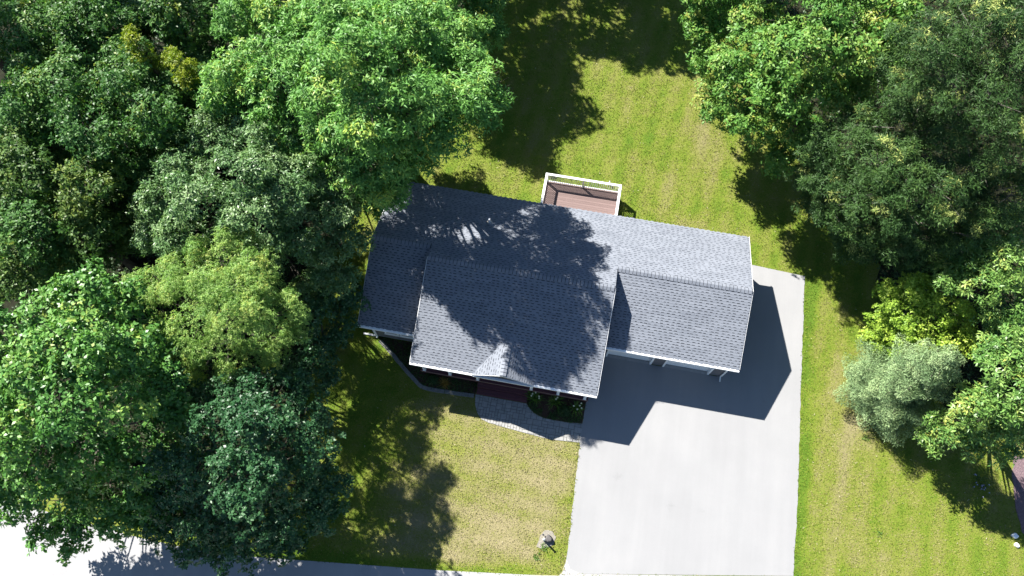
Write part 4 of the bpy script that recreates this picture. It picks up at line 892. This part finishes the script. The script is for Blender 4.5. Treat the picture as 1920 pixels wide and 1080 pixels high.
    ('pine_tree', 'dark pine tree with bare grey twigs at the top right corner', 'trees right of the driveway', 'pine', (19.98, 24.44), [(15.2, 22.2, 14.0, 1.6), (17.08, 23.43, 14.0, 1.7), (18.96, 22.71, 13.5, 1.8), (16.63, 21.21, 13.0, 1.5), (18.23, 20.64, 13.0, 1.6), (19.21, 24.42, 14.0, 1.8), (16.52, 22.14, 10.5, 1.4), (15.77, 23.59, 10.5, 1.2), (19.95, 19.94, 12.0, 1.7), (18.18, 20.28, 11.0, 1.4), (17.53, 21.15, 9.5, 1.3), (19.39, 19.06, 10.5, 1.3), (17.42, 25.94, 14.0, 1.6)], 1.0, None, (17.76, 22.13)),
    ('pine_tree', 'dark green pine tree below the bright green broad tree, shading the lawn', 'trees right of the driveway', 'pine', (18.39, 20.66), [(13.12, 19.74, 9.0, 1.3), (14.44, 20.9, 9.5, 1.3), (14.74, 18.51, 10.0, 1.4), (13.55, 18.56, 8.0, 1.3), (16.22, 18.49, 10.0, 1.4), (14.91, 17.63, 8.5, 1.4), (16.2, 17.01, 9.0, 1.4), (17.95, 17.64, 9.5, 1.4), (14.18, 17.64, 6.5, 1.2), (15.81, 17.01, 6.5, 1.3), (17.69, 16.51, 7.0, 1.3), (19.51, 16.9, 7.5, 1.2), (12.75, 19.6, 6.5, 1.0), (15.76, 17.9, 4.0, 1.1), (17.49, 17.24, 4.0, 1.1), (14.09, 18.99, 4.5, 1.0), (19.49, 16.75, 4.5, 1.1), (21.44, 17.2, 5.0, 1.0), (21.5, 18.56, 9.0, 1.5), (20.01, 17.97, 8.5, 1.2)], 1.25, None, (16.55, 18.04)),
    ('shrub_tree', 'bright leafy tree at the right edge below the dark pines', 'trees right of the driveway', 'cherry', (24.24, 17.16), [(20.57, 16.53, 6.5, 1.1), (21.63, 17.38, 7.0, 1.1), (22.34, 16.01, 7.4, 1.3), (20.99, 14.79, 7.0, 1.2), (23.23, 18.23, 6.8, 1.1), (22.61, 14.39, 6.6, 1.2), (20.51, 15.56, 5.6, 0.9), (23.84, 13.83, 5.6, 1.0), (22.66, 13.69, 5.4, 0.9)], 1.0, None, (22.04, 15.65)),
    ('shrub_tree', 'lime green bushy tree beside the lawn, between the pines and the blue spruce', 'trees right of the driveway', 'limegreen', (20.84, 14.86), [(18.14, 14.24, 4.4, 0.9), (19.2, 14.81, 5.0, 1.0), (20.29, 14.04, 5.2, 1.0), (18.95, 13.34, 4.4, 0.9), (18.2, 13.4, 3.4, 0.7), (19.92, 13.16, 4.6, 0.9), (18.24, 12.97, 2.4, 0.5), (21.54, 13.75, 4.6, 0.8), (19.16, 12.52, 3.4, 0.8), (20.21, 12.24, 4.0, 0.8), (18.76, 12.51, 2.2, 0.6), (21.34, 12.62, 4.4, 0.9)], 1.0, None, (19.58, 13.37)),
    ('blue_spruce', 'pale silvery blue spruce beside the lawn at the right', 'trees right of the driveway', 'spruce', (19.4, 10.46), [], 1.0, (8.0, 3.0), (19.4, 10.46)),
    ('blue_spruce', 'pale spruce at the right edge behind the blue spruce', 'trees right of the driveway', 'spruce', (26.25, 14.88), [], 1.0, (5.6, 1.7), (26.25, 14.88)),
    ('shrub_tree', 'dark green bushy tree at the right edge, with lime tips below the spruces', 'trees right of the driveway', 'cherry', (24.83, 9.64), [(21.28, 10.27, 7.8, 1.0), (22.05, 9.41, 7.8, 1.1), (21.58, 9.31, 7.3, 1.0), (22.58, 8.57, 6.3, 1.0), (21.94, 8.3, 5.1, 0.9), (22.97, 7.93, 4.6, 0.9), (22.09, 11.1, 8.1, 1.0), (21.2, 8.11, 3.2, 0.8), (23.3, 8.28, 5.9, 1.0), (20.94, 8.65, 6.3, 0.9), (20.81, 8.09, 4.4, 0.7), (21.75, 7.66, 4.1, 0.8)], 1.0, None, (21.92, 8.88))]

def leaf_mat(name, stops, trans=0.22, rough=0.46, spec=0.2, tcol=(1.05, 1.25, .55)):
    m, nt, b = mat(name, rough, spec)
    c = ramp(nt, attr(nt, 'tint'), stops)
    nt.links.new(c, b.inputs['Base Color'])
    tr = nt.nodes.new('ShaderNodeBsdfTranslucent')
    nt.links.new(mixc(nt, 1.0, c, tcol, 'MULTIPLY'), tr.inputs[0])
    mx = nt.nodes.new('ShaderNodeMixShader'); mx.inputs[0].default_value = trans
    out = nt.nodes['Material Output']
    nt.links.new(b.outputs[0], mx.inputs[1]); nt.links.new(tr.outputs[0], mx.inputs[2]); nt.links.new(mx.outputs[0], out.inputs['Surface'])
    return m
def st(d, m_, l, y=None): return [(0.0, d), (0.5, m_), (0.88, l), (1.0, y or l)]
# (foot, lean towards the crown centre) species: material, leaves per rosette, leaf length, width, rosettes per square metre of lobe, droop, clump size
SPEC = {
 'ash': (leaf_mat('ash_leaf', st((0.068, 0.179, 0.037), (0.116, 0.265, 0.059), (0.193, 0.352, 0.078), (0.296, 0.382, 0.069))), 7, .21, .062, 26, .35, .50),
 'pale': (leaf_mat('walnut_leaf', st((0.067, 0.147, 0.047), (0.116, 0.216, 0.077), (0.192, 0.287, 0.118)), spec=.28, rough=.4), 7, .17, .058, 32, .35, .45),
 'yellow': (leaf_mat('birch_leaf', st((0.114, 0.235, 0.054), (0.202, 0.337, 0.081), (0.308, 0.418, 0.111), (0.389, 0.429, 0.101)), trans=.34), 8, .095, .026, 62, .7, .38),
 'maple': (leaf_mat('maple_leaf', st((0.045, 0.136, 0.028), (0.085, 0.210, 0.040), (0.146, 0.275, 0.058), (0.224, 0.307, 0.061)), spec=.28, rough=.4), 6, .17, .105, 22, .5, .42),
 'dark': (leaf_mat('linden_leaf', st((0.018, 0.064, 0.023), (0.029, 0.091, 0.032), (0.053, 0.129, 0.050)), trans=.2, spec=.28, rough=.4), 7, .13, .085, 30, .45, .42),
 'wood': (leaf_mat('woodland_leaf', st((0.033, 0.098, 0.023), (0.057, 0.141, 0.031), (0.097, 0.191, 0.042), (0.179, 0.234, 0.037))), 6, .16, .085, 22, .4, .5),
 'wood2': (leaf_mat('woodland_leaf_yellowish', st((.036, .090, .020), (.064, .128, .028), (.105, .165, .038), (.135, .185, .036))), 6, .16, .085, 22, .4, .5),
 'lime': (leaf_mat('sapling_leaf', st((0.105, 0.168, 0.014), (0.167, 0.225, 0.018), (0.248, 0.285, 0.022)), trans=.35), 6, .13, .05, 40, .3, .3),
 'oak': (leaf_mat('oak_leaf', st((0.054, 0.150, 0.028), (0.101, 0.222, 0.040), (0.173, 0.276, 0.054), (0.245, 0.267, 0.055))), 7, .19, .085, 24, .35, .48),
 'pine': (leaf_mat('pine_needle', st((0.023, 0.058, 0.014), (0.041, 0.091, 0.020), (0.086, 0.143, 0.031), (0.265, 0.308, 0.085)), trans=.1, rough=.55), 9, .17, .030, 34, .1, .42),
 'cherry': (leaf_mat('cherry_leaf', st((0.072, 0.168, 0.035), (0.131, 0.248, 0.054), (0.217, 0.320, 0.078), (0.319, 0.354, 0.078)), spec=.28, rough=.4), 6, .20, .065, 28, .4, .42),
 'limegreen': (leaf_mat('lime_leaf', st((0.153, 0.272, 0.030), (0.244, 0.369, 0.047), (0.346, 0.446, 0.064)), trans=.33), 6, .12, .075, 44, .4, .36),
 'spruce': (leaf_mat('spruce_needle', st((0.116, 0.192, 0.084), (0.196, 0.288, 0.128), (0.302, 0.390, 0.184)), trans=.08, rough=.5), 6, .16, .030, 0, .1, .4),
}
m, nt, b = mat('bark', 0.9, 0.15)
nt.links.new(ramp(nt, noise(nt, 6, 5, .7, stretch=(3, 3, .5)), [(0.3, (.035, .030, .024)), (0.7, (.095, .085, .07))]), b.inputs['Base Color'])
bump(nt, b, noise(nt, 14, 4, .6, stretch=(2, 2, .4)), .8, .04)
M_BARK = m
m, nt, b = mat('pale_twig', 0.85, 0.2)
nt.links.new(ramp(nt, noise(nt, 6, 3), [(0.3, (.10, .088, .072)), (0.7, (.18, .165, .14))]), b.inputs['Base Color'])
M_TWIG = m

def unit(v): return v / np.maximum(np.linalg.norm(v, axis=-1, keepdims=True), 1e-6)
def rosettes(rs, pos, axis, nl, L, W, droop, tint):
    """leaf quads spreading round each axis; returns vertices (n*nl*4, 3) and tints"""
    n = len(pos)
    ref = unit(rs.normal(size=(n, 3)))
    a = unit(np.cross(axis, ref)); b = np.cross(axis, a)
    k = np.arange(nl)
    th = (2 * np.pi * k / nl)[None, :] + rs.uniform(-.45, .45, (n, nl)) + rs.uniform(0, 6.28, (n, 1))
    inc = rs.uniform(.75, 1.75, (n, nl))                        # angle from the axis
    rad = a[:, None] * np.cos(th)[..., None] + b[:, None] * np.sin(th)[..., None]
    d = axis[:, None] * np.cos(inc)[..., None] + rad * np.sin(inc)[..., None]
    d[..., 2] -= droop * rs.uniform(0, 1, (n, nl)); d = unit(d)
    side = unit(np.cross(d, axis[:, None] + rs.normal(0, .45, (n, nl, 3))))
    nor = np.cross(side, d)
    l = L * rs.uniform(.65, 1.2, (n, nl, 1)); w = W * rs.uniform(.75, 1.2, (n, nl, 1)) * .5
    p = pos[:, None] + d * l * .08 + rs.normal(0, L * .12, (n, nl, 3))
    mid = p + d * l * .45 + nor * l * .06
    tip = p + d * l + nor * (-.10 * l)
    q = np.stack([p, mid + side * w, tip, mid - side * w], 2).reshape(-1, 3)
    t = np.clip(tint[:, None] + rs.normal(0, .13, (n, nl)), 0, 1)
    return q, np.repeat(t.ravel(), 4)

def crown_points(rs, lobes, rate, clump, dens, sp):
    P_, A_, T_ = [], [], []
    more = []
    for (x, y, z, r) in lobes:                                     # ragged side shoots on every lobe
        more.append((x, y, z, r * .93))
        for q in range(3):
            e = unit(rs.normal(size=3) + np.array((0, 0, .25)))
            rr_ = r * rs.uniform(.26, .46)
            more.append((x + e[0] * r * .98, y + e[1] * r * .98, z + e[2] * r * .85, rr_))
    mc = np.array([m_[:3] for m_ in more]); mr = np.array([m_[3] for m_ in more])
    for li, (x, y, z, r) in enumerate(more):
        c = np.array((x, y, z))
        sq = np.array((1, 1, .82))
        ncl = max(5, int(4 * np.pi * r * r * .72 / (clump * clump * 2.5)))
        d = unit(rs.normal(size=(ncl * 2, 3)))
        d = d[(d[:, 2] > -.3) & (rs.rand(len(d)) > .2)][:ncl]
        cr = clump * rs.uniform(.65, 1.55, len(d))
        cc = c + d * sq * (r * rs.uniform(.62, 1.15, (len(d), 1)) - cr[:, None] * .4)
        dd = np.linalg.norm(cc[:, None] - mc[None], axis=2) / mr[None]      # nothing grows in the dark inside a neighbour
        dd[:, li] = 9
        ok = dd.min(1) > .78
        d, cr, cc = d[ok], cr[ok], cc[ok]
        ctint = np.clip(rs.normal(.45, .18, len(d)) + .12 * rs.normal(), 0, 1)
        if sp == 'pine': ctint = np.where((rs.rand(len(d)) > .93) & (d[:, 2] > .3), 1.3, ctint * .6)  # sunlit tufts painted in as bright clumps on the upper side, the rest darkened
        for j in range(len(d)):
            m_ = max(4, int(rate * dens * cr[j] ** 2 * 2.0))
            e = unit(rs.normal(size=(m_, 3)) + d[j] * .7 + np.array((0, 0, .35)))
            pos = cc[j] + e * cr[j] * rs.uniform(.55, 1.05, (m_, 1)) * np.array((1, 1, .7))
            ax = unit(e * .7 + d[j] * .5 + np.array((0, 0, .75)) + rs.normal(0, .3, (m_, 3)))
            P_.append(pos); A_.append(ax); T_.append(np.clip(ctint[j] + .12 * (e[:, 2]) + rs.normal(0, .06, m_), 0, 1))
        mi = int(rate * dens * r * r * (1.1 if sp == 'pine' else .45)) if r > .5 else 0                       # inner leaves
        e = unit(rs.normal(size=(mi, 3)))
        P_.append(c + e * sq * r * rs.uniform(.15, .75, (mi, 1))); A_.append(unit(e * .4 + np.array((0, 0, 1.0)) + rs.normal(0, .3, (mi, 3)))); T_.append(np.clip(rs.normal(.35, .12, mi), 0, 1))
    return np.concatenate(P_), np.concatenate(A_), np.concatenate(T_)

def grow(k, name, label, group, sp, base, lobes, dens, cone, cen):
    rs = np.random.RandomState(500 + k); rr = random.Random(900 + k)
    mt, nl, L, W, rate, droop, clump = SPEC[sp]
    if name in ('back_tree', 'tall_tree'): L, W, rate = L * 1.9, W * 1.9, rate * .3
    elif not cone: L, W, rate = L * 1.22, W * 1.2, rate * .72
    root = empty(name, (base[0], base[1], 0))
    tag(root, label, 'tree', group)
    bx, by = base
    tb = MB(); lb = MB()
    if cone:
        h, rad = cone
        tb.tube([(0, 0, -.1), (0, 0, h * .5), (0.02, 0, h * .98)], [.14, .08, .012], 8)
        P_, A_, T_ = [], [], []
        z = .35
        while z < h * .985:
            f = 1 - z / h
            ln = rad * (f ** .62) * min(1, .6 + z / 4) * rr.uniform(.9, 1.08) + .08
            nb = max(5, int(6 + 6 * f))
            a0 = rr.uniform(0, 6.28)
            for q in range(nb):
                a = a0 + 2 * math.pi * q / nb + rr.uniform(-.2, .2)
                bl = ln * rr.uniform(.5, 1.18)
                dirv = np.array((math.cos(a), math.sin(a), 0)); perp = np.array((-dirv[1], dirv[0], 0))
                def at(s): return np.array((0, 0, z)) + dirv * bl * s + np.array((0, 0, bl * (-.22 * s + .20 * s * s)))
                lb.tube([tuple(at(0)), tuple(at(.5)), tuple(at(1))], [.022, .014, .005], 4)
                btint = rr.gauss(.45, .15)
                ns = max(4, int(bl / .13))
                for i_ in range(ns):
                    s = .18 + .82 * (i_ + rr.random()) / ns
                    tw = bl * .30 * (1.12 - s) * 1.5 + .05
                    for sd in (-1, 1, 0):
                        m_ = max(1, int(tw / .105)) if sd else 1
                        for j in range(m_):
                            o = tw * (j + .6) / m_ * sd
                            p = at(s) + perp * o + dirv * abs(o) * .55 + np.array((0, 0, -.05 * abs(o) + rr.uniform(-.02, .03)))
                            P_.append(p); A_.append(dirv * .75 + perp * sd * .7 + np.array((0, 0, .35))); T_.append(np.clip(btint + .45 * (s - .6) + rr.gauss(0, .08), 0, 1))
            z += .24 + .26 * f
        P_, A_, T_ = np.array(P_), unit(np.array(A_)), np.array(T_)
        q, t = rosettes(rs, P_, A_, nl, L, W, .05, T_)
    else:
        top = max(l[2] for l in lobes)
        H_ = top * .86
        crown_c = Vector((0, 0, H_))
        r0 = .10 + .018 * top
        ox, oy = cen[0] - bx, cen[1] - by
        lean = [(0, 0, -.15)] + [(ox * f ** 1.3 + rr.uniform(-.2, .2) * f, oy * f ** 1.3 + rr.uniform(-.2, .2) * f, H_ * f) for f in (.3, .62, 1.0)]
        tb.tube(lean, [r0 * 1.35, r0, r0 * .7, r0 * .18], 9)
        for (x, y, z, r) in lobes:
            e = Vector((x - bx, y - by, z + r * .2))
            hd = math.hypot(e.x, e.y)
            z0 = max(H_ * .22, min(H_ * .8, z - .9 * hd))
            i0 = z0 / H_
            s = Vector(lean[1]).lerp(Vector(lean[2]), max(0, min(1, (i0 - .3) / .32))); s.z = z0
            mid = s.lerp(e, .55) + Vector((rr.uniform(-.2, .2), rr.uniform(-.2, .2), rr.uniform(-.1, .25)))
            lb.tube([s, mid, e], [r0 * .30, r0 * .14, r0 * .03], 5)
            for q_ in range(5 if sp != 'pine' else 9):
                dv = Vector((rr.gauss(0, 1), rr.gauss(0, 1), rr.gauss(.3, .6))).normalized() * r * rr.uniform(.7, 1.05)
                s2 = mid.lerp(e, rr.uniform(.4, 1))
                lb.tube([s2, s2 + dv * .55 + Vector((0, 0, .06)), e + dv], [r0 * .10, r0 * .07, .006], 4)
        P_, A_, T_ = crown_points(rs, lobes, rate, clump, dens, sp)
        P_[:, 0] -= bx; P_[:, 1] -= by
        q, t = rosettes(rs, P_, A_, nl, L, W, droop, T_)
    tb.build('trunk', M_BARK, root, smooth=True, fix=False)
    lb.build('limbs', M_TWIG if sp == 'pine' else M_BARK, root, fix=False)
    link('crown', new_mesh('crown', q, quads=np.arange(len(q)).reshape(-1, 4), tint=t), mt, root)
    return len(q) // 4
_tot = 0
for k, row in enumerate(TREES):
    _tot += grow(k, *row)
print('leaves', _tot)

# undergrowth under the trees: one mass nobody could count
rs = np.random.RandomState(77)
n = 42000
xs = rs.uniform(-34, 34, n); ys = rs.uniform(-4, 46, n)
k_ = (inpoly(xs, ys, FOREST) | inpoly(xs, ys, FOREST_R)) & (vnoise(xs, ys, .5) > .15)
pos = np.stack([xs[k_], ys[k_], .08 + .7 * vnoise(xs[k_], ys[k_], .6) * rs.rand(k_.sum())], -1)
q, t = rosettes(rs, pos, unit(np.array((0, 0, 1.)) + rs.normal(0, .3, (len(pos), 3))), 5, .20, .09, .1, np.clip(rs.normal(.35, .2, len(pos)), 0, 1))
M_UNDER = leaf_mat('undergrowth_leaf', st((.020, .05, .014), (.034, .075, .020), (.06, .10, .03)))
tag(link('undergrowth', new_mesh('undergrowth', q, quads=np.arange(len(q)).reshape(-1, 4), tint=t), M_UNDER), 'shaded undergrowth of small leafy plants beneath the trees', 'undergrowth', kind='stuff')

# ------------------------------------------------------------------ garden plants and small things
def leaf_clump(name, parent, m, seed, n, L, W, spread, rise, origin=(0, 0, 0), rad=.05):
    """strap leaves arching out of one crown"""
    rr = random.Random(seed); b_ = MB()
    for k in range(n):
        a = rr.uniform(0, 6.28); l = L * rr.uniform(.6, 1.15); w = W * rr.uniform(.7, 1.2)
        ox = origin[0] + rr.uniform(-rad, rad); oy = origin[1] + rr.uniform(-rad, rad)
        s = spread * rr.uniform(.4, 1.2); d = Vector((math.cos(a), math.sin(a), 0)); p = Vector((-d.y, d.x, 0)) * w / 2
        pts = [Vector((ox, oy, origin[2])), Vector((ox, oy, origin[2] + l * rise * .7)) + d * l * s * .35, Vector((ox, oy, origin[2] + l * rise)) + d * l * s * .75, Vector((ox, oy, origin[2] + l * rise * .75)) + d * l * s * 1.05]
        t = rr.gauss(.5, .2)
        vs = [pts[0] - p * .6, pts[0] + p * .6, pts[1] - p, pts[1] + p, pts[2] - p * .8, pts[2] + p * .8, pts[3]]
        b_.add(vs, [(0, 1, 3, 2), (2, 3, 5, 4), (4, 5, 6)], max(0, min(1, t)))
    return b_.build(name, m, parent, fix=False)
M_LILY = leaf_mat('daylily_leaf', st((.045, .11, .016), (.075, .155, .026), (.13, .21, .04)), trans=.3)
M_GOLD = leaf_mat('golden_grass', st((.14, .10, .02), (.22, .15, .03), (.30, .22, .06)), trans=.3)
M_BUSH = leaf_mat('bush_leaf', st((.018, .05, .014), (.035, .075, .022), (.055, .10, .03)))
M_COVER = leaf_mat('ground_cover_leaf', st((.03, .07, .016), (.05, .10, .024), (.09, .13, .04)))
M_PETAL = simple('pale_yellow_petal', (.62, .62, .38), (.75, .72, .5), 30, .6, .2, 0)
M_PURPLE = simple('lilac_petal', (.24, .22, .33), (.32, .30, .42), 30, .6, .2, 0)

def flower(parent, x, y, z, m, r=.055):
    b_ = MB()
    for k in range(6):
        a = k * math.pi / 3 + R.uniform(-.2, .2); d = Vector((math.cos(a), math.sin(a), .35)); p = Vector((-math.sin(a), math.cos(a), 0)) * r * .4
        o = Vector((x, y, z))
        b_.add([o, o + d * r * .55 + p, o + d * r, o + d * r * .55 - p], [(0, 1, 2, 3)])
    b_.tube([(x, y, z - .25), (x, y, z)], [.006, .006], 4)
    b_.build('flower', m, parent, fix=False)
for i, (x, y, fl, lab) in enumerate(((.72, 6.80, [(-.18, .1), (-.02, .2), (.2, .02), (.22, -.08), (-.22, -.02)], 'daylily clump with pale flowers beside the porch steps'),
                                     (1.85, 6.80, [(.02, .04), (.08, .14)], 'middle daylily clump in the bed before the porch'),
                                     (3.08, 6.62, [(.12, .1), (.02, -.12), (.24, -.02), (-.2, .02), (.18, .24)], 'daylily clump with pale flowers at the driveway end of the bed'))):
    d = empty('daylily', (x, y, .016)); tag(d, lab, 'plant', 'daylilies before the porch')
    leaf_clump('leaves', d, M_LILY, 40 + i, 80, .55, .035, .85, .75, rad=.16)
    for fx, fy in fl: flower(d, fx, fy, .55, M_PETAL)
d = empty('golden_grass', (-4.42, 6.68, .016)); tag(d, 'golden ornamental grass tuft in the left planting bed', 'plant')
leaf_clump('leaves', d, M_GOLD, 51, 110, .42, .02, .85, .8, rad=.08)
def shrub(name, label, x, y, r, m, seed, n=260, leaf=(.07, .04), hz=.8, stem=True):
    rs = np.random.RandomState(seed); d = empty(name, (x, y, .016)); tag(d, label, 'shrub')
    e = unit(rs.normal(size=(n, 3))); e[:, 2] = np.abs(e[:, 2])
    pos = e * r * rs.uniform(.5, 1.05, (n, 1)) * np.array((1, 1, hz)) + np.array((0, 0, r * .25))
    q, t = rosettes(rs, pos, unit(e + np.array((0, 0, .6))), 5, leaf[0], leaf[1], .3, np.clip(rs.normal(.45, .18, n), 0, 1))
    link('leaves', new_mesh('leaves', q, quads=np.arange(len(q)).reshape(-1, 4), tint=t), m, d)
    MB().tube([(0, 0, -.02), (.01, 0, r * .6)], [.02, .008], 5).build('stem', M_BARK, d)
shrub('low_bush', 'dark low bush in the bed between the daylilies', 2.42, 6.42, .34, M_BUSH, 61, 240)
shrub('low_bush', 'small dark bush in the left planting bed under the porch eave', -5.1, 6.82, .26, M_BUSH, 62, 160)
shrub('low_bush', 'dark bush in the corner between the left wing and the porch', -6.4, 7.9, .45, M_BUSH, 63, 300)
# ground cover in the beds
rs = np.random.RandomState(71)
xs = rs.uniform(-8.8, 3.6, 9000); ys = rs.uniform(5.7, 8.7, 9000)
k_ = (inpoly(xs, ys, BED_L) & (rs.rand(9000) < .55)) | (inpoly(xs, ys, BED_R) & (vnoise(xs, ys, 1.2) + .35 * (ys < 6.25) > .55))
k_ &= ~inpoly(xs, ys, HOUSE)
pos = np.stack([xs[k_], ys[k_], np.full(k_.sum(), .03)], -1)
q, t = rosettes(rs, pos, unit(np.array((0, 0, 1.)) + rs.normal(0, .25, (len(pos), 3))), 4, .09, .035, -.3, np.clip(rs.normal(.4, .2, len(pos)), 0, 1))
tag(link('ground_cover', new_mesh('ground_cover', q, quads=np.arange(len(q)).reshape(-1, 4), tint=t), M_COVER), 'low weeds and ground cover growing in the beds before the porch', 'ground cover', kind='stuff')

# street corner of the lawn: boulder, marker post and a few weeds on a gravel pad
M_ROCK = simple('grey_boulder', (.065, .062, .062), (.11, .104, .10), 6, .9, .2, .8)
def boulder(label, x, y, rx, ry, h, m, seed, name='boulder'):
    rr = random.Random(seed)
    bm = bmesh.new(); bmesh.ops.create_icosphere(bm, subdivisions=3, radius=1)
    for v in bm.verts:
        p = v.co; f = 1 + .16 * math.sin(3.1 * p.x + seed) * math.cos(2.7 * p.y + 1.3 * seed) + .10 * math.sin(5 * p.z + 3 * p.x) + rr.uniform(-.025, .025)
        v.co = Vector((p.x * rx * f, p.y * ry * f, max(-.25, min(p.z, .72)) / .72 * h * (.95 + .05 * f)))
    me = bpy.data.meshes.new(name); bm.to_mesh(me); bm.free()
    o = link(name, me, m); o.location = (x, y, .014)
    for p in me.polygons: p.use_smooth = True
    tag(o, label, 'rock'); return o
boulder('flat topped grey boulder on the gravel pad near the street', 2.68, -.38, .20, .19, .27, M_ROCK, 3)
mp = empty('marker_post', (2.42, -.47, .014)); tag(mp, 'short slim white post beside the boulder at the street corner of the lawn', 'post')
MB().box(-.04, .04, -.04, .04, 0, .80).build('post', M_WHITE, mp, bevel=.008)
b_ = MB(); b_.add([(-.055, -.055, .80), (.055, -.055, .80), (.055, .055, .80), (-.055, .055, .80), (0, 0, .88)], [(3, 2, 1, 0), (0, 1, 4), (1, 2, 4), (2, 3, 4), (3, 0, 4)]); b_.build('cap', M_WHITE, mp)
ls = empty('spot_light', (2.36, -.2, .014)); tag(ls, 'tiny dark garden spot light on the gravel pad', 'garden light')
MB().tube([(0, 0, 0), (0, 0, .12), (.0, -.02, .16), (.0, -.06, .2)], [.012, .012, .04, .045], 8).build('lamp_head', M_DARK, ls)
for i, (x, y, n, l, lab) in enumerate(((2.5, -.82, 36, .16, 'green weed tuft growing at the foot of the white marker post'), (2.2, -1.33, 34, .15, 'dark green weed clump in the lawn near the street'), (18.8, 7.9, 26, .13, 'green weed clump on the dry lawn below the spruce'), (19.6, 3.0, 22, .12, 'green weed clump in the middle of the right lawn'))):
    d = empty('weed_clump', (x, y, 0)); tag(d, lab, 'weed', 'weed clumps in the lawn')
    leaf_clump('leaves', d, M_LILY, 80 + i, n, l, .03, 1.0, .6, rad=.14)
sk = empty('lawn_stake', (2.95, 21.0, 0)); tag(sk, 'small white stake in the back lawn behind the deck', 'stake')
MB().box(-.03, .03, -.03, .03, -.02, .36).build('post', M_WHITE, sk, bevel=.006)
boulder('upper white stone at the right edge of the lawn', 26.55, 4.18, .17, .13, .14, M_PIPE, 5, 'white_stone')
boulder('lower white stone at the right edge of the lawn', 26.62, 3.72, .13, .12, .12, M_PIPE, 6, 'white_stone')
d = empty('lilac_flowers', (24.95, 6.6, 0)); tag(d, 'patch of small lilac flowers in the shaded right lawn', 'flowers')
leaf_clump('leaves', d, M_COVER, 91, 50, .2, .03, 1.0, .7, rad=.3)
for k in range(14): flower(d, R.gauss(0, .3), R.gauss(0, .32), R.uniform(.12, .2), M_PURPLE, .04)
# fallen leaves and clover heads strewn over the lawn
rs = np.random.RandomState(72)
n = 900
xs = rs.uniform(-8, 26, n); ys = rs.uniform(-3, 36, n)
k_ = ~inpoly(xs, ys, DRIVE) & ~inpoly(xs, ys, HOUSE) & ~inpoly(xs, ys, WALK)
pos = np.stack([xs[k_], ys[k_], np.full(k_.sum(), .05)], -1)
q, t = rosettes(rs, pos, unit(np.array((0, 0, 1.)) + rs.normal(0, .2, (len(pos), 3))), 2, .05, .04, 0, rs.rand(len(pos)))
M_LITTER = simple('dry_leaf', (.26, .22, .13), (.42, .38, .27), 3, .8, .2, 0)
tag(link('leaf_litter', new_mesh('leaf_litter', q, quads=np.arange(len(q)).reshape(-1, 4), tint=t), M_LITTER), 'pale dry leaves strewn thinly over the lawn', 'leaves', kind='stuff')
